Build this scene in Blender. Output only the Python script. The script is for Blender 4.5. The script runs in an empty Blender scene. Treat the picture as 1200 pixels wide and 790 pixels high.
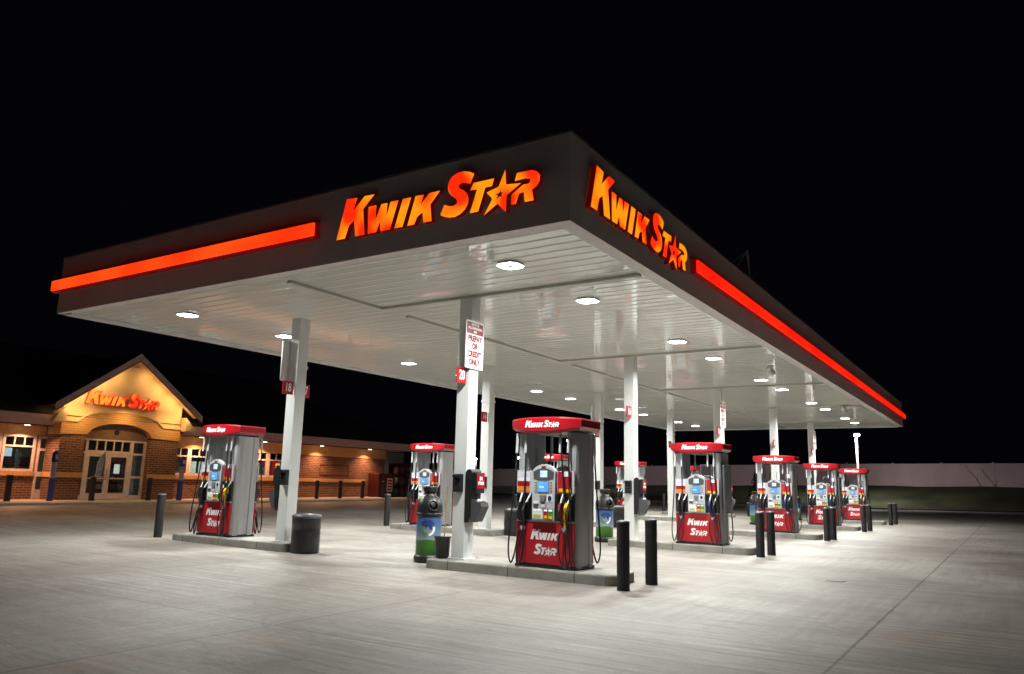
import bpy, bmesh, math, random
from mathutils import Vector, Matrix
random.seed(7)
PI = math.pi
R = math.radians
scn = bpy.context.scene
col = scn.collection

# ------------------------------------------------------------------ camera
FOC = 905.87
CAM = Vector((-9.014, -4.887, 1.581))
YAW, PITCH, ROLL = 0.5712, 0.1872, 0.0241
fw = Vector((math.cos(PITCH)*math.cos(YAW), math.cos(PITCH)*math.sin(YAW), math.sin(PITCH)))
rt = Vector((math.sin(YAW), -math.cos(YAW), 0)); up = rt.cross(fw)
r2 = rt*math.cos(ROLL)+up*math.sin(ROLL); u2 = -rt*math.sin(ROLL)+up*math.cos(ROLL)
cd = bpy.data.cameras.new('camera'); cam = bpy.data.objects.new('camera', cd); col.objects.link(cam)
cam.matrix_world = Matrix(((r2.x, u2.x, -fw.x, CAM.x), (r2.y, u2.y, -fw.y, CAM.y), (r2.z, u2.z, -fw.z, CAM.z), (0, 0, 0, 1)))
cd.sensor_width = 36; cd.lens = FOC/1200*36; cd.clip_end = 3000; cd.clip_start = .05
scn.camera = cam

# ------------------------------------------------------------------ world, exposure
w = bpy.data.worlds.new('World'); scn.world = w; w.use_nodes = True
nt = w.node_tree; bg = nt.nodes['Background']
sky = nt.nodes.new('ShaderNodeTexSky'); sky.sky_type = 'NISHITA'; sky.sun_disc = False
sky.sun_elevation = R(-4); sky.sun_rotation = R(200)
mx = nt.nodes.new('ShaderNodeMix'); mx.data_type = 'RGBA'; mx.inputs[0].default_value = .985
nt.links.new(sky.outputs[0], mx.inputs[6]); mx.inputs[7].default_value = (.010, .010, .019, 1)
nt.links.new(mx.outputs[2], bg.inputs[0]); bg.inputs[1].default_value = .1
scn.view_settings.view_transform = 'Standard'; scn.view_settings.look = 'None'
scn.view_settings.exposure = 0; scn.view_settings.gamma = 1
cy = scn.cycles
cy.use_denoising = True
cy.max_bounces = 8; cy.diffuse_bounces = 4; cy.glossy_bounces = 4
cy.sample_clamp_indirect = 6; cy.caustics_reflective = False; cy.caustics_refractive = False
CANOPY_L = 14.0       # radiance of each canopy fitting's lens
CANOPY_W = 315.0      # beam of each canopy fitting

# ------------------------------------------------------------------ materials
def newmat(name):
    m = bpy.data.materials.new(name); m.use_nodes = True
    return m, m.node_tree, m.node_tree.nodes['Principled BSDF']
def N(nt, t, **k):
    n = nt.nodes.new('ShaderNode'+t)
    for a, b in k.items(): setattr(n, a, b)
    return n
def mat(name, c, rough=.5, metal=0, var=.12, scale=6, bump=0, bscale=40, coat=0, spec=.5, rvar=.12, stretch=None):
    m, nt, b = newmat(name); L = nt.links
    tc = N(nt, 'TexCoord'); n = N(nt, 'TexNoise'); n.inputs['Scale'].default_value = scale; n.inputs['Detail'].default_value = 5
    src = tc.outputs['Object']
    if stretch:
        mp = N(nt, 'Mapping'); mp.inputs['Scale'].default_value = stretch; L.new(src, mp.inputs[0]); src = mp.outputs[0]
    L.new(src, n.inputs['Vector'])
    cr = N(nt, 'ValToRGB'); e = cr.color_ramp.elements
    e[0].position = .3; e[1].position = .7
    e[0].color = [max(0, x*(1-var)) for x in c]+[1]; e[1].color = [min(1, x*(1+var)) for x in c]+[1]
    L.new(n.outputs[0], cr.inputs[0]); L.new(cr.outputs[0], b.inputs['Base Color'])
    mr = N(nt, 'MapRange'); mr.inputs[3].default_value = max(.03, rough-rvar*.5); mr.inputs[4].default_value = min(1, rough+rvar)
    L.new(n.outputs[0], mr.inputs[0]); L.new(mr.outputs[0], b.inputs['Roughness'])
    b.inputs['Metallic'].default_value = metal
    b.inputs['Specular IOR Level'].default_value = spec
    b.inputs['Coat Weight'].default_value = coat; b.inputs['Coat Roughness'].default_value = .08
    if bump:
        n2 = N(nt, 'TexNoise'); n2.inputs['Scale'].default_value = bscale; n2.inputs['Detail'].default_value = 4
        L.new(src, n2.inputs['Vector'])
        bp = N(nt, 'Bump'); bp.inputs['Strength'].default_value = bump; bp.inputs['Distance'].default_value = .01
        L.new(n2.outputs[0], bp.inputs['Height']); L.new(bp.outputs[0], b.inputs['Normal'])
    return m
def emit(name, c, s, c2=None, scale=4, base=(.05, .05, .05)):
    m, nt, b = newmat(name); L = nt.links
    b.inputs['Base Color'].default_value = (*base, 1); b.inputs['Roughness'].default_value = .3
    b.inputs['Emission Color'].default_value = (*c, 1); b.inputs['Emission Strength'].default_value = s
    if c2:
        tc = N(nt, 'TexCoord'); n = N(nt, 'TexNoise'); n.inputs['Scale'].default_value = scale; n.inputs['Detail'].default_value = 0
        L.new(tc.outputs['Object'], n.inputs['Vector'])
        cr = N(nt, 'ValToRGB'); e = cr.color_ramp.elements; e[0].position = .36; e[1].position = .6
        e[0].color = (*c, 1); e[1].color = (*c2, 1)
        L.new(n.outputs[0], cr.inputs[0]); L.new(cr.outputs[0], b.inputs['Emission Color'])
    return m
M = {}
M['white_paint'] = mat('white_paint', (.66, .675, .67), .35, var=.03, scale=2, bump=.05)
M['trim_paint'] = mat('trim_paint', (.50, .50, .46), .4, var=.05)
M['fascia'] = mat('fascia_panel', (.80, .72, .70), .5, var=.06, scale=1.5)
M['bronze_edge'] = mat('edge_trim', (.2, .18, .17), .4)
M['black_plastic'] = mat('black_plastic', (.013, .013, .014), .36, var=.4, bump=.1, bscale=60)
M['black_rubber'] = mat('black_rubber', (.010, .010, .011), .42, var=.2)
M['bollard_sleeve'] = mat('bollard_sleeve', (.012, .012, .013), .45, var=.55, scale=7, bump=.25, bscale=25, rvar=.3)
M['red_paint'] = mat('red_paint', (.36, .006, .014), .3, var=.05, coat=.3)
M['red_panel'] = mat('red_panel', (.42, .010, .020), .38, var=.10, scale=3)
M['dark_red'] = mat('dark_red', (.20, .006, .010), .4)
M['silver'] = mat('silver_metal', (.42, .43, .45), .32, metal=.75, var=.08)
M['steel'] = mat('brushed_steel', (.38, .385, .395), .36, metal=.15, var=.10, scale=3, stretch=(3, 3, .3))
M['steel_inner'] = mat('grey_painted_steel', (.27, .28, .29), .45, metal=.3, var=.08)
M['chrome'] = mat('chrome', (.75, .76, .78), .15, metal=1, var=.03)
M['housing'] = mat('silver_plastic', (.46, .47, .49), .4, var=.05)
M['dark_grey'] = mat('dark_grey_plastic', (.07, .072, .078), .4)
M['mid_grey'] = mat('mid_grey_plastic', (.17, .17, .175), .45)
M['vinyl_white'] = mat('white_vinyl', (.80, .80, .80), .4, var=.02)
M['lilac'] = mat('pale_lilac_sticker', (.62, .60, .72), .45)
M['orange'] = mat('orange_sticker', (.85, .25, .02), .45)
M['yellow'] = mat('yellow_plastic', (.80, .52, .01), .38, var=.06)
M['green'] = mat('green_sticker', (.06, .28, .05), .45)
M['lime'] = mat('lime_sticker', (.42, .50, .06), .45)
M['navy'] = mat('navy_plastic', (.02, .04, .18), .4)
M['maroon'] = mat('maroon_plastic', (.16, .012, .014), .4)
M['void'] = mat('dark_opening', (.002, .002, .002), .95, spec=.05)
M['wood'] = mat('broom_wood', (.42, .27, .13), .6)
M['lens'] = emit('lamp_lens', (1, .99, .96), CANOPY_L)
M['screen_blue'] = emit('screen_blue', (.05, .33, .95), 1.0, (.10, .48, 1.0), 9)
M['screen_cyan'] = emit('screen_cyan', (.05, .52, .85), 1.0, (.2, .70, .95), 9)
M['screen_pale'] = emit('screen_pale', (.58, .82, .92), 1.0, (.75, .92, .98), 14)
M['button_glow'] = emit('button_glow', (.9, .95, .9), 1.1)
M['letter'] = emit('sign_letter_face', (1, .022, .002), 1.2, (1, .28, .006), 2.2, base=(.3, .05, .02))
M['store_return'] = emit('store_letter_return', (1, .012, .005), .5, base=(.3, .01, .01))
M['letter_warm'] = emit('sign_letter_face_warm', (1, .035, .006), 1.05, (1, .34, .03), 2.2, base=(.3, .05, .02))
M['letter_return'] = emit('sign_letter_return', (1, .01, .004), .045, base=(.04, .006, .005))
M['bar'] = emit('light_bar_face', (1, .030, .003), 1.3, (1, .065, .006), .6, base=(.3, .03, .02))
M['bar_red'] = emit('light_bar_red_face', (1, .008, .002), 1.15, (1, .018, .003), .6, base=(.3, .02, .02))
M['bar_return'] = emit('light_bar_return', (1, .01, .003), .07, base=(.12, .01, .01))
M['brick_pink'] = mat('eave_fascia_paint', (.62, .42, .40), .5)
M['eave_red'] = mat('eave_red_line', (.22, .02, .02), .5)
M['stucco'] = mat('cream_stucco', (.62, .47, .27), .85, var=.07, scale=2.5, bump=.3, bscale=50)
M['cream'] = mat('cream_trim', (.60, .46, .30), .6)
M['store_frame'] = mat('white_window_frame', (.78, .66, .66), .45)
M['infill'] = mat('brown_infill', (.22, .14, .10), .7)
M['blue_post'] = mat('blue_post', (.03, .05, .28), .4)
M['post_grey'] = mat('post_sticker_grey', (.42, .42, .50), .45)
M['kerb'] = mat('kerb_concrete', (.26, .245, .22), .8, var=.22, scale=3, bump=.4, bscale=60)
def island_mat():
    m = M['kerb'].copy(); m.name = 'island_concrete'; nt = m.node_tree; L = nt.links; b = nt.nodes['Principled BSDF']
    g = N(nt, 'NewGeometry'); s_ = N(nt, 'SeparateXYZ'); L.new(g.outputs['Position'], s_.inputs[0])
    a = N(nt, 'Math'); a.operation = 'PINGPONG'; L.new(s_.outputs[1], a.inputs[0]); a.inputs[1].default_value = .65
    c = N(nt, 'Math'); c.operation = 'LESS_THAN'; L.new(a.outputs[0], c.inputs[0]); c.inputs[1].default_value = .008
    x = N(nt, 'Mix'); x.data_type = 'RGBA'; L.new(c.outputs[0], x.inputs[0]); L.new(b.inputs['Base Color'].links[0].from_socket, x.inputs[6]); x.inputs[7].default_value = (.04, .037, .03, 1)
    L.new(x.outputs[2], b.inputs['Base Color']); return m
M['island'] = island_mat()
M['ochre'] = mat('ochre_band', (.62, .36, .15), .6)
M['pave'] = mat('pavement_concrete', (.42, .38, .34), .8, var=.12)
M['steel_pole'] = mat('lamp_pole_paint', (.55, .55, .53), .5)
M['chest_red'] = mat('dull_red_cabinet', (.07, .006, .008), .5)
M['shelf'] = mat('shop_shelf', (.25, .17, .12), .6, var=.6, scale=9)
M['shelf_dark'] = mat('shop_dark_wall', (.10, .10, .09), .7, var=.4)
M['poster'] = emit('lit_poster', (.55, .72, .50), .75, (.85, .92, .80), 8)
M['poster_white'] = emit('lit_white_poster', (.75, .90, .95), .8, (.5, .8, .9), 8)
M['open_red'] = emit('open_sign_red', (.9, .02, .01), .35)
M['open_yellow'] = emit('open_sign_yellow', (1, .55, .08), 1.5)
M['soffit_lamp'] = emit('soffit_lamp_lens', (1, .85, .6), 9)
M['pole_lens'] = emit('pole_lamp_lens', (1, .97, .88), 40)
M['leafy'] = mat('dark_evergreen', (.012, .022, .010), .8)
M['bark'] = mat('grey_bark', (.06, .05, .045), .85)

def concrete():
    m, nt, b = newmat('lot_concrete'); L = nt.links
    g = N(nt, 'NewGeometry'); sep = N(nt, 'SeparateXYZ'); L.new(g.outputs['Position'], sep.inputs[0])
    def noise(scale, sx, sy, rot=0, det=5, dist=0):
        mp = N(nt, 'Mapping'); mp.inputs['Rotation'].default_value = (0, 0, rot); mp.inputs['Scale'].default_value = (sx, sy, 1)
        L.new(g.outputs['Position'], mp.inputs[0])
        n = N(nt, 'TexNoise'); n.inputs['Scale'].default_value = scale; n.inputs['Detail'].default_value = det; n.inputs['Roughness'].default_value = .6
        n.inputs['Distortion'].default_value = dist
        L.new(mp.outputs[0], n.inputs['Vector']); return n.outputs[0]
    def ramp(s, a, b_, ca, cb):
        r = N(nt, 'ValToRGB'); e = r.color_ramp.elements; e[0].position = a; e[1].position = b_
        e[0].color = (*ca, 1); e[1].color = (*cb, 1); L.new(s, r.inputs[0]); return r.outputs[0]
    def mix(f, a, b_, mode='MIX'):
        x = N(nt, 'Mix'); x.data_type = 'RGBA'; x.blend_type = mode
        if isinstance(f, float): x.inputs[0].default_value = f
        else: L.new(f, x.inputs[0])
        for v, i in ((a, 6), (b_, 7)):
            if isinstance(v, tuple): x.inputs[i].default_value = (*v, 1)
            else: L.new(v, x.inputs[i])
        return x.outputs[2]
    def mth(op, a, b_=None, c=None):
        x = N(nt, 'Math'); x.operation = op
        for v, i in ((a, 0), (b_, 1), (c, 2)):
            if v is None: continue
            if isinstance(v, (int, float)): x.inputs[i].default_value = v
            else: L.new(v, x.inputs[i])
        return x.outputs[0]
    base = ramp(noise(.13, 1, 1.6, .3, 7), .36, .66, (.215, .182, .162), (.385, .360, .328))
    bl = ramp(noise(.55, 1.2, .7, .5, 7, .8), .33, .68, (.80, .79, .79), (1.12, 1.12, 1.11))
    c = mix(.9, base, bl, 'MULTIPLY')
    zone = ramp(noise(.18, 1, 1, 1.1, 3), .42, .58, (0, 0, 0), (1, 1, 1))
    st = ramp(noise(1.0, 11, .45, -.10, 6, .15), .36, .64, (.62, .60, .58), (1.24, 1.24, 1.24))
    c = mix(mth('MULTIPLY', zone, .8), c, mix(1.0, c, st, 'MULTIPLY'))
    st2 = ramp(noise(1.0, .5, 9, .30, 6, .2), .36, .64, (.66, .64, .63), (1.20, 1.20, 1.20))
    c = mix(mth('MULTIPLY', mth('SUBTRACT', 1.0, zone), .38), c, mix(1.0, c, st2, 'MULTIPLY'))
    fine = ramp(noise(12, 4, .45, .02, 7), .36, .64, (.76, .76, .76), (1.2, 1.2, 1.2))
    c = mix(.75, c, fine, 'MULTIPLY')
    gr = ramp(noise(45, 1, 1, 0, 5), .34, .66, (.76, .76, .76), (1.2, 1.2, 1.2))
    c = mix(.7, c, gr, 'MULTIPLY')
    # small dark drips
    dv = N(nt, 'TexVoronoi'); dv.inputs['Scale'].default_value = 1.1; L.new(g.outputs['Position'], dv.inputs['Vector'])
    dr = mth('LESS_THAN', dv.outputs['Distance'], mth('MULTIPLY', noise(1.7, 1, 1, 0, 1), .07))
    c = mix(mth('MULTIPLY', dr, .55), c, (.09, .08, .075))
    # rust and tyre stains
    rs = ramp(noise(.55, 1.6, .6, .9, 4, 1.2), .62, .78, (0, 0, 0), (1, 1, 1))
    c = mix(mth('MULTIPLY', rs, .65), c, (.36, .22, .13))
    ps = ramp(noise(1.3, 1, .35, .5, 4, 1.5), .70, .80, (0, 0, 0), (1, 1, 1))
    c = mix(mth('MULTIPLY', ps, .35), c, (.50, .46, .36))
    dk = ramp(noise(.75, .5, 1.5, .2, 5, 1.8), .60, .80, (0, 0, 0), (1, 1, 1))
    c = mix(mth('MULTIPLY', dk, .45), c, (.13, .12, .115))
    # thin dark tyre traces
    tv = N(nt, 'TexVoronoi'); tv.feature = 'DISTANCE_TO_EDGE'; tv.inputs['Scale'].default_value = .16
    mp = N(nt, 'Mapping'); mp.inputs['Scale'].default_value = (1.8, .5, 1); mp.inputs['Rotation'].default_value = (0, 0, .25)
    wob = N(nt, 'TexNoise'); wob.inputs['Scale'].default_value = .8; L.new(g.outputs['Position'], wob.inputs['Vector'])
    va = N(nt, 'VectorMath'); va.operation = 'ADD'; L.new(g.outputs['Position'], va.inputs[0]); L.new(wob.outputs[1], va.inputs[1])
    L.new(va.outputs[0], mp.inputs[0]); L.new(mp.outputs[0], tv.inputs['Vector'])
    crk = ramp(tv.outputs[0], 0, .006, (1, 1, 1), (0, 0, 0))
    c = mix(mth('MULTIPLY', crk, mth('MULTIPLY', noise(.4, 1, 1), .55)), c, (.12, .11, .10))
    tv2 = N(nt, 'TexVoronoi'); tv2.feature = 'DISTANCE_TO_EDGE'; tv2.inputs['Scale'].default_value = .22
    mp2 = N(nt, 'Mapping'); mp2.inputs['Scale'].default_value = (.7, 1.5, 1); mp2.inputs['Location'].default_value = (7.3, 2.1, 0); L.new(va.outputs[0], mp2.inputs[0]); L.new(mp2.outputs[0], tv2.inputs['Vector'])
    pale = ramp(tv2.outputs[0], 0, .004, (1, 1, 1), (0, 0, 0))
    c = mix(mth('MULTIPLY', pale, ramp(noise(.5, 1, 1, 2, 3), .56, .66, (0, 0, 0), (.6, .6, .6))), c, (.52, .48, .40))
    # saw-cut joints
    def joint(axis, off, per, wdt):
        wn = mth('MULTIPLY', mth('SUBTRACT', noise(3.0, 1, 1, 0, 2), .5), .035)
        v = mth('ADD', mth('SUBTRACT', sep.outputs[axis], off), wn)
        f = mth('FRACT', mth('ADD', mth('DIVIDE', v, per), 100.5))
        d = mth('MULTIPLY', mth('ABSOLUTE', mth('SUBTRACT', f, .5)), per)
        return mth('LESS_THAN', d, wdt)
    j = mth('MAXIMUM', joint(0, -2.9, 4.6, .014), joint(1, -3.35, 5.4, .017))
    jn = mth('MULTIPLY', mth('MULTIPLY', j, .75), ramp(noise(.35, 1, 1, 1, 2), .32, .6, (.5, .5, .5), (1, 1, 1)))
    c = mix(jn, c, (.07, .065, .06))
    L.new(c, b.inputs['Base Color'])
    rr = N(nt, 'MapRange'); rr.inputs[3].default_value = .42; rr.inputs[4].default_value = .72
    L.new(noise(.9, 2, .4, 0, 4), rr.inputs[0]); L.new(rr.outputs[0], b.inputs['Roughness'])
    bp = N(nt, 'Bump'); bp.inputs['Strength'].default_value = .25; bp.inputs['Distance'].default_value = .01
    L.new(mth('ADD', noise(30, 3, .5, 0, 4), mth('MULTIPLY', j, -2)), bp.inputs['Height']); L.new(bp.outputs[0], b.inputs['Normal'])
    return m
M['concrete'] = concrete()

def soffit_mat():
    m, nt, b = newmat('glossy_soffit'); L = nt.links
    b.inputs['Base Color'].default_value = (.66, .66, .62, 1)
    b.inputs['Roughness'].default_value = .015; b.inputs['IOR'].default_value = 2.1
    g = N(nt, 'NewGeometry'); mp = N(nt, 'Mapping'); mp.inputs['Scale'].default_value = (1.0, .8, 1)
    n = N(nt, 'TexNoise'); n.inputs['Scale'].default_value = 1.6; n.inputs['Detail'].default_value = 2
    L.new(g.outputs['Position'], mp.inputs[0]); L.new(mp.outputs[0], n.inputs['Vector'])
    bp = N(nt, 'Bump'); bp.inputs['Strength'].default_value = .11; bp.inputs['Distance'].default_value = .02
    L.new(n.outputs[0], bp.inputs['Height']); L.new(bp.outputs[0], b.inputs['Normal'])
    n2 = N(nt, 'TexNoise'); n2.inputs['Scale'].default_value = .5; n2.inputs['Detail'].default_value = 4; L.new(g.outputs['Position'], n2.inputs['Vector'])
    cr = N(nt, 'ValToRGB'); e = cr.color_ramp.elements; e[0].position = .3; e[1].position = .7
    e[0].color = (.76, .79, .745, 1); e[1].color = (.83, .86, .81, 1)
    L.new(n2.outputs[0], cr.inputs[0]); L.new(cr.outputs[0], b.inputs['Base Color'])
    return m
M['soffit'] = soffit_mat()

def brick_mat(name, c1, c2, mort):
    m, nt, b = newmat(name); L = nt.links
    g = N(nt, 'NewGeometry'); s = N(nt, 'SeparateXYZ'); L.new(g.outputs['Position'], s.inputs[0])
    a = N(nt, 'Math'); a.operation = 'ADD'; L.new(s.outputs[0], a.inputs[0]); L.new(s.outputs[1], a.inputs[1])
    cb = N(nt, 'CombineXYZ'); L.new(a.outputs[0], cb.inputs[0]); L.new(s.outputs[2], cb.inputs[1])
    br = N(nt, 'TexBrick'); L.new(cb.outputs[0], br.inputs['Vector'])
    br.inputs['Scale'].default_value = 1; br.inputs['Brick Width'].default_value = .30; br.inputs['Row Height'].default_value = .10
    br.inputs['Mortar Size'].default_value = .010; br.inputs['Bias'].default_value = 0
    br.inputs['Color1'].default_value = (*c1, 1); br.inputs['Color2'].default_value = (*c2, 1); br.inputs['Mortar'].default_value = (*mort, 1)
    L.new(br.outputs[0], b.inputs['Base Color']); b.inputs['Roughness'].default_value = .85
    bp = N(nt, 'Bump'); bp.inputs['Strength'].default_value = .6; bp.inputs['Distance'].default_value = .01; bp.invert = True
    L.new(br.outputs[1], bp.inputs['Height']); L.new(bp.outputs[0], b.inputs['Normal'])
    return m
M['brick'] = brick_mat('red_brick', (.12, .05, .033), (.20, .085, .055), (.34, .25, .18))
M['brick_arch'] = brick_mat('tan_arch_brick', (.56, .31, .12), (.62, .36, .15), (.42, .24, .11))

def shingle():
    m, nt, b = newmat('dark_shingles'); L = nt.links
    g = N(nt, 'NewGeometry'); v = N(nt, 'TexVoronoi'); v.inputs['Scale'].default_value = 4; L.new(g.outputs['Position'], v.inputs['Vector'])
    cr = N(nt, 'ValToRGB'); cr.color_ramp.elements[0].color = (.018, .016, .016, 1); cr.color_ramp.elements[1].color = (.035, .03, .03, 1)
    L.new(v.outputs['Color'], cr.inputs[0]); L.new(cr.outputs[0], b.inputs['Base Color']); b.inputs['Roughness'].default_value = .9
    return m
M['shingle'] = shingle()
def grass_mat():
    m, nt, b = newmat('lawn_grass'); L = nt.links
    g = N(nt, 'NewGeometry'); mp = N(nt, 'Mapping'); mp.inputs['Scale'].default_value = (.25, .9, 2.5)
    n = N(nt, 'TexNoise'); n.inputs['Scale'].default_value = .5; n.inputs['Detail'].default_value = 8
    L.new(g.outputs['Position'], mp.inputs[0]); L.new(mp.outputs[0], n.inputs['Vector'])
    cr = N(nt, 'ValToRGB'); e = cr.color_ramp.elements; e[0].position = .35; e[1].position = .68
    e[0].color = (.008, .014, .004, 1); e[1].color = (.05, .06, .018, 1)
    L.new(n.outputs[0], cr.inputs[0]); L.new(cr.outputs[0], b.inputs['Base Color']); b.inputs['Roughness'].default_value = .95
    n2 = N(nt, 'TexNoise'); n2.inputs['Scale'].default_value = 12; L.new(g.outputs['Position'], n2.inputs['Vector'])
    bp = N(nt, 'Bump'); bp.inputs['Strength'].default_value = 1; bp.inputs['Distance'].default_value = .08
    L.new(n2.outputs[0], bp.inputs['Height']); L.new(bp.outputs[0], b.inputs['Normal'])
    return m
M['grass'] = grass_mat()
M['fence'] = mat('fence_panel', (.52, .42, .43), .75, var=.10, scale=.6)
def glass_mat():
    m, nt, b = newmat('shop_glass'); L = nt.links
    out = nt.nodes['Material Output']; t = N(nt, 'BsdfTransparent'); g = N(nt, 'BsdfGlossy'); mxs = N(nt, 'MixShader')
    t.inputs[0].default_value = (.78, .82, .82, 1); g.inputs['Roughness'].default_value = .03
    f = N(nt, 'Fresnel'); f.inputs[0].default_value = 1.5; L.new(f.outputs[0], mxs.inputs[0])
    L.new(t.outputs[0], mxs.inputs[1]); L.new(g.outputs[0], mxs.inputs[2]); L.new(mxs.outputs[0], out.inputs[0])
    return m
M['glass'] = glass_mat()
def label_mat():
    m, nt, b = newmat('bottle_label'); L = nt.links
    tc = N(nt, 'TexCoord'); s = N(nt, 'SeparateXYZ'); L.new(tc.outputs['Object'], s.inputs[0])
    n = N(nt, 'TexNoise'); n.inputs['Scale'].default_value = 5; n.inputs['Detail'].default_value = 4; L.new(tc.outputs['Object'], n.inputs['Vector'])
    a = N(nt, 'Math'); a.operation = 'MULTIPLY_ADD'; L.new(n.outputs[0], a.inputs[0]); a.inputs[1].default_value = .14; L.new(s.outputs[2], a.inputs[2])
    mr = N(nt, 'MapRange'); mr.inputs[1].default_value = .25; mr.inputs[2].default_value = .98; L.new(a.outputs[0], mr.inputs[0])
    cr = N(nt, 'ValToRGB'); e = cr.color_ramp.elements
    e[0].position = 0; e[0].color = (.025, .10, .012, 1); e[1].position = 1; e[1].color = (.045, .085, .24, 1)
    for p, c in ((.30, (.055, .17, .02)), (.335, (.04, .12, .03)), (.35, (.26, .32, .36)), (.55, (.12, .20, .31)), (.8, (.065, .13, .28))):
        x = e.new(p); x.color = (*c, 1)
    L.new(mr.outputs[0], cr.inputs[0]); L.new(cr.outputs[0], b.inputs['Base Color']); b.inputs['Roughness'].default_value = .3
    return m
M['label'] = label_mat()

# ------------------------------------------------------------------ mesh helpers
class MB:
    def __init__(s): s.v = []; s.f = []; s.mi = []; s.mats = []; s.sm = []; s.T = Matrix.Identity(4)
    def m(s, name):
        if name not in s.mats: s.mats.append(name)
        return s.mats.index(name)
    def add(s, vs, fs, mt, smooth=False):
        o = len(s.v); s.v += [s.T @ Vector(v) for v in vs]; k = s.m(mt)
        for f in fs: s.f.append([i+o for i in f]); s.mi.append(k); s.sm.append(smooth)
    def box(s, x0, x1, y0, y1, z0, z1, mt, bev=0):
        if bev > 0:
            bm = bmesh.new(); bmesh.ops.create_cube(bm, size=1)
            for v in bm.verts: v.co = Vector(((x0+x1)/2+v.co.x*(x1-x0), (y0+y1)/2+v.co.y*(y1-y0), (z0+z1)/2+v.co.z*(z1-z0)))
            bmesh.ops.bevel(bm, geom=bm.edges[:], offset=bev, segments=2, affect='EDGES', profile=.5)
            s.add([v.co.copy() for v in bm.verts], [[v.index for v in f.verts] for f in bm.faces], mt) if not bm.verts.index_update() else None
            bm.free(); return
        vs = [(x, y, z) for x in (x0, x1) for y in (y0, y1) for z in (z0, z1)]
        s.add(vs, [(0, 1, 3, 2), (4, 6, 7, 5), (0, 4, 5, 1), (2, 3, 7, 6), (0, 2, 6, 4), (1, 5, 7, 3)], mt)
    def prism(s, pts, axis, a, b, mt, mt_side=None, bev=0):
        """polygon pts (p,q) extruded along axis from a to b"""
        n = len(pts)
        def P(p, q, t): return {'x': (t, p, q), 'y': (p, t, q), 'z': (p, q, t)}[axis]
        vs = [P(p, q, a) for p, q in pts]+[P(p, q, b) for p, q in pts]
        s.add(vs, [list(range(n))[::-1], list(range(n, 2*n))], mt)
        s.add(vs, [(i, (i+1) % n, n+(i+1) % n, n+i) for i in range(n)], mt_side or mt)
    def lathe(s, prof, seg, mt, c=(0, 0), smooth=True, cap=True):
        vs = []; fs = []
        for r, z in prof:
            for i in range(seg):
                a = 2*PI*i/seg; vs.append((c[0]+r*math.cos(a), c[1]+r*math.sin(a), z))
        for k in range(len(prof)-1):
            for i in range(seg):
                j = (i+1) % seg; fs.append((k*seg+i, k*seg+j, (k+1)*seg+j, (k+1)*seg+i))
        s.add(vs, fs, mt, smooth)
        if cap:
            n = (len(prof)-1)*seg
            s.add(vs, [list(range(seg))[::-1], [n+i for i in range(seg)]], mt)
    def tube(s, pts, r, mt, seg=8, smooth=True, r2=None):
        pts = [Vector(p) for p in pts]; vs = []; fs = []; n = len(pts)
        t0 = (pts[1]-pts[0]).normalized(); u = t0.orthogonal().normalized()
        for i, p in enumerate(pts):
            t = (pts[min(i+1, n-1)]-pts[max(i-1, 0)])
            t = t.normalized() if t.length > 1e-9 else t0
            u = (u-t*u.dot(t)).normalized(); v = t.cross(u)
            rr = r if r2 is None else r+(r2-r)*i/(n-1)
            for k in range(seg):
                a = 2*PI*k/seg; vs.append(p+u*math.cos(a)*rr+v*math.sin(a)*rr)
        for i in range(n-1):
            for k in range(seg):
                j = (k+1) % seg; fs.append((i*seg+k, i*seg+j, (i+1)*seg+j, (i+1)*seg+k))
        s.add(vs, fs, mt, smooth)
        s.add(vs, [list(range(seg))[::-1], [(n-1)*seg+k for k in range(seg)]], mt)
    def build(s, name, parent=None, loc=None, rz=0):
        me = bpy.data.meshes.new(name); me.from_pydata([tuple(v) for v in s.v], [], s.f)
        for k in s.mats: me.materials.append(M[k])
        for p, i, q in zip(me.polygons, s.mi, s.sm): p.material_index = i; p.use_smooth = q
        bm = bmesh.new(); bm.from_mesh(me); bmesh.ops.recalc_face_normals(bm, faces=bm.faces[:]); bm.to_mesh(me); bm.free()
        o = bpy.data.objects.new(name, me); col.objects.link(o); o.parent = parent
        if loc is not None: o.location = loc
        o.rotation_euler = (0, 0, rz)
        return o
def spline(pts, n=8):
    pts = [Vector(p) for p in pts]; P = [pts[0]*2-pts[1]]+pts+[pts[-1]*2-pts[-2]]; out = []
    for i in range(1, len(P)-2):
        for k in range(n):
            t = k/n; a, b, c, d = P[i-1], P[i], P[i+1], P[i+2]
            out.append(.5*((2*b)+(c-a)*t+(2*a-5*b+4*c-d)*t*t+(3*b-a-3*c+d)*t**3))
    out.append(pts[-1]); return out
def tag(o, label, cat, group=None, kind=None):
    if label: o['label'] = label
    if cat: o['category'] = cat
    if group: o['group'] = group
    if kind: o['kind'] = kind
    return o
def thing(name, label, cat, loc=(0, 0, 0), rz=0, group=None):
    o = bpy.data.objects.new(name, None); col.objects.link(o); o.location = loc; o.rotation_euler = (0, 0, rz)
    o.empty_display_size = .2
    return tag(o, label, cat, group)
def struct(o): o['kind'] = 'structure'; return o
def kids(o): return [c for c in bpy.data.objects if c.parent == o]
def copy_tree(o, parent=None):
    c = o.copy(); col.objects.link(c); c.parent = parent
    for ch in kids(o): copy_tree(ch, c)
    return c
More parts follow.
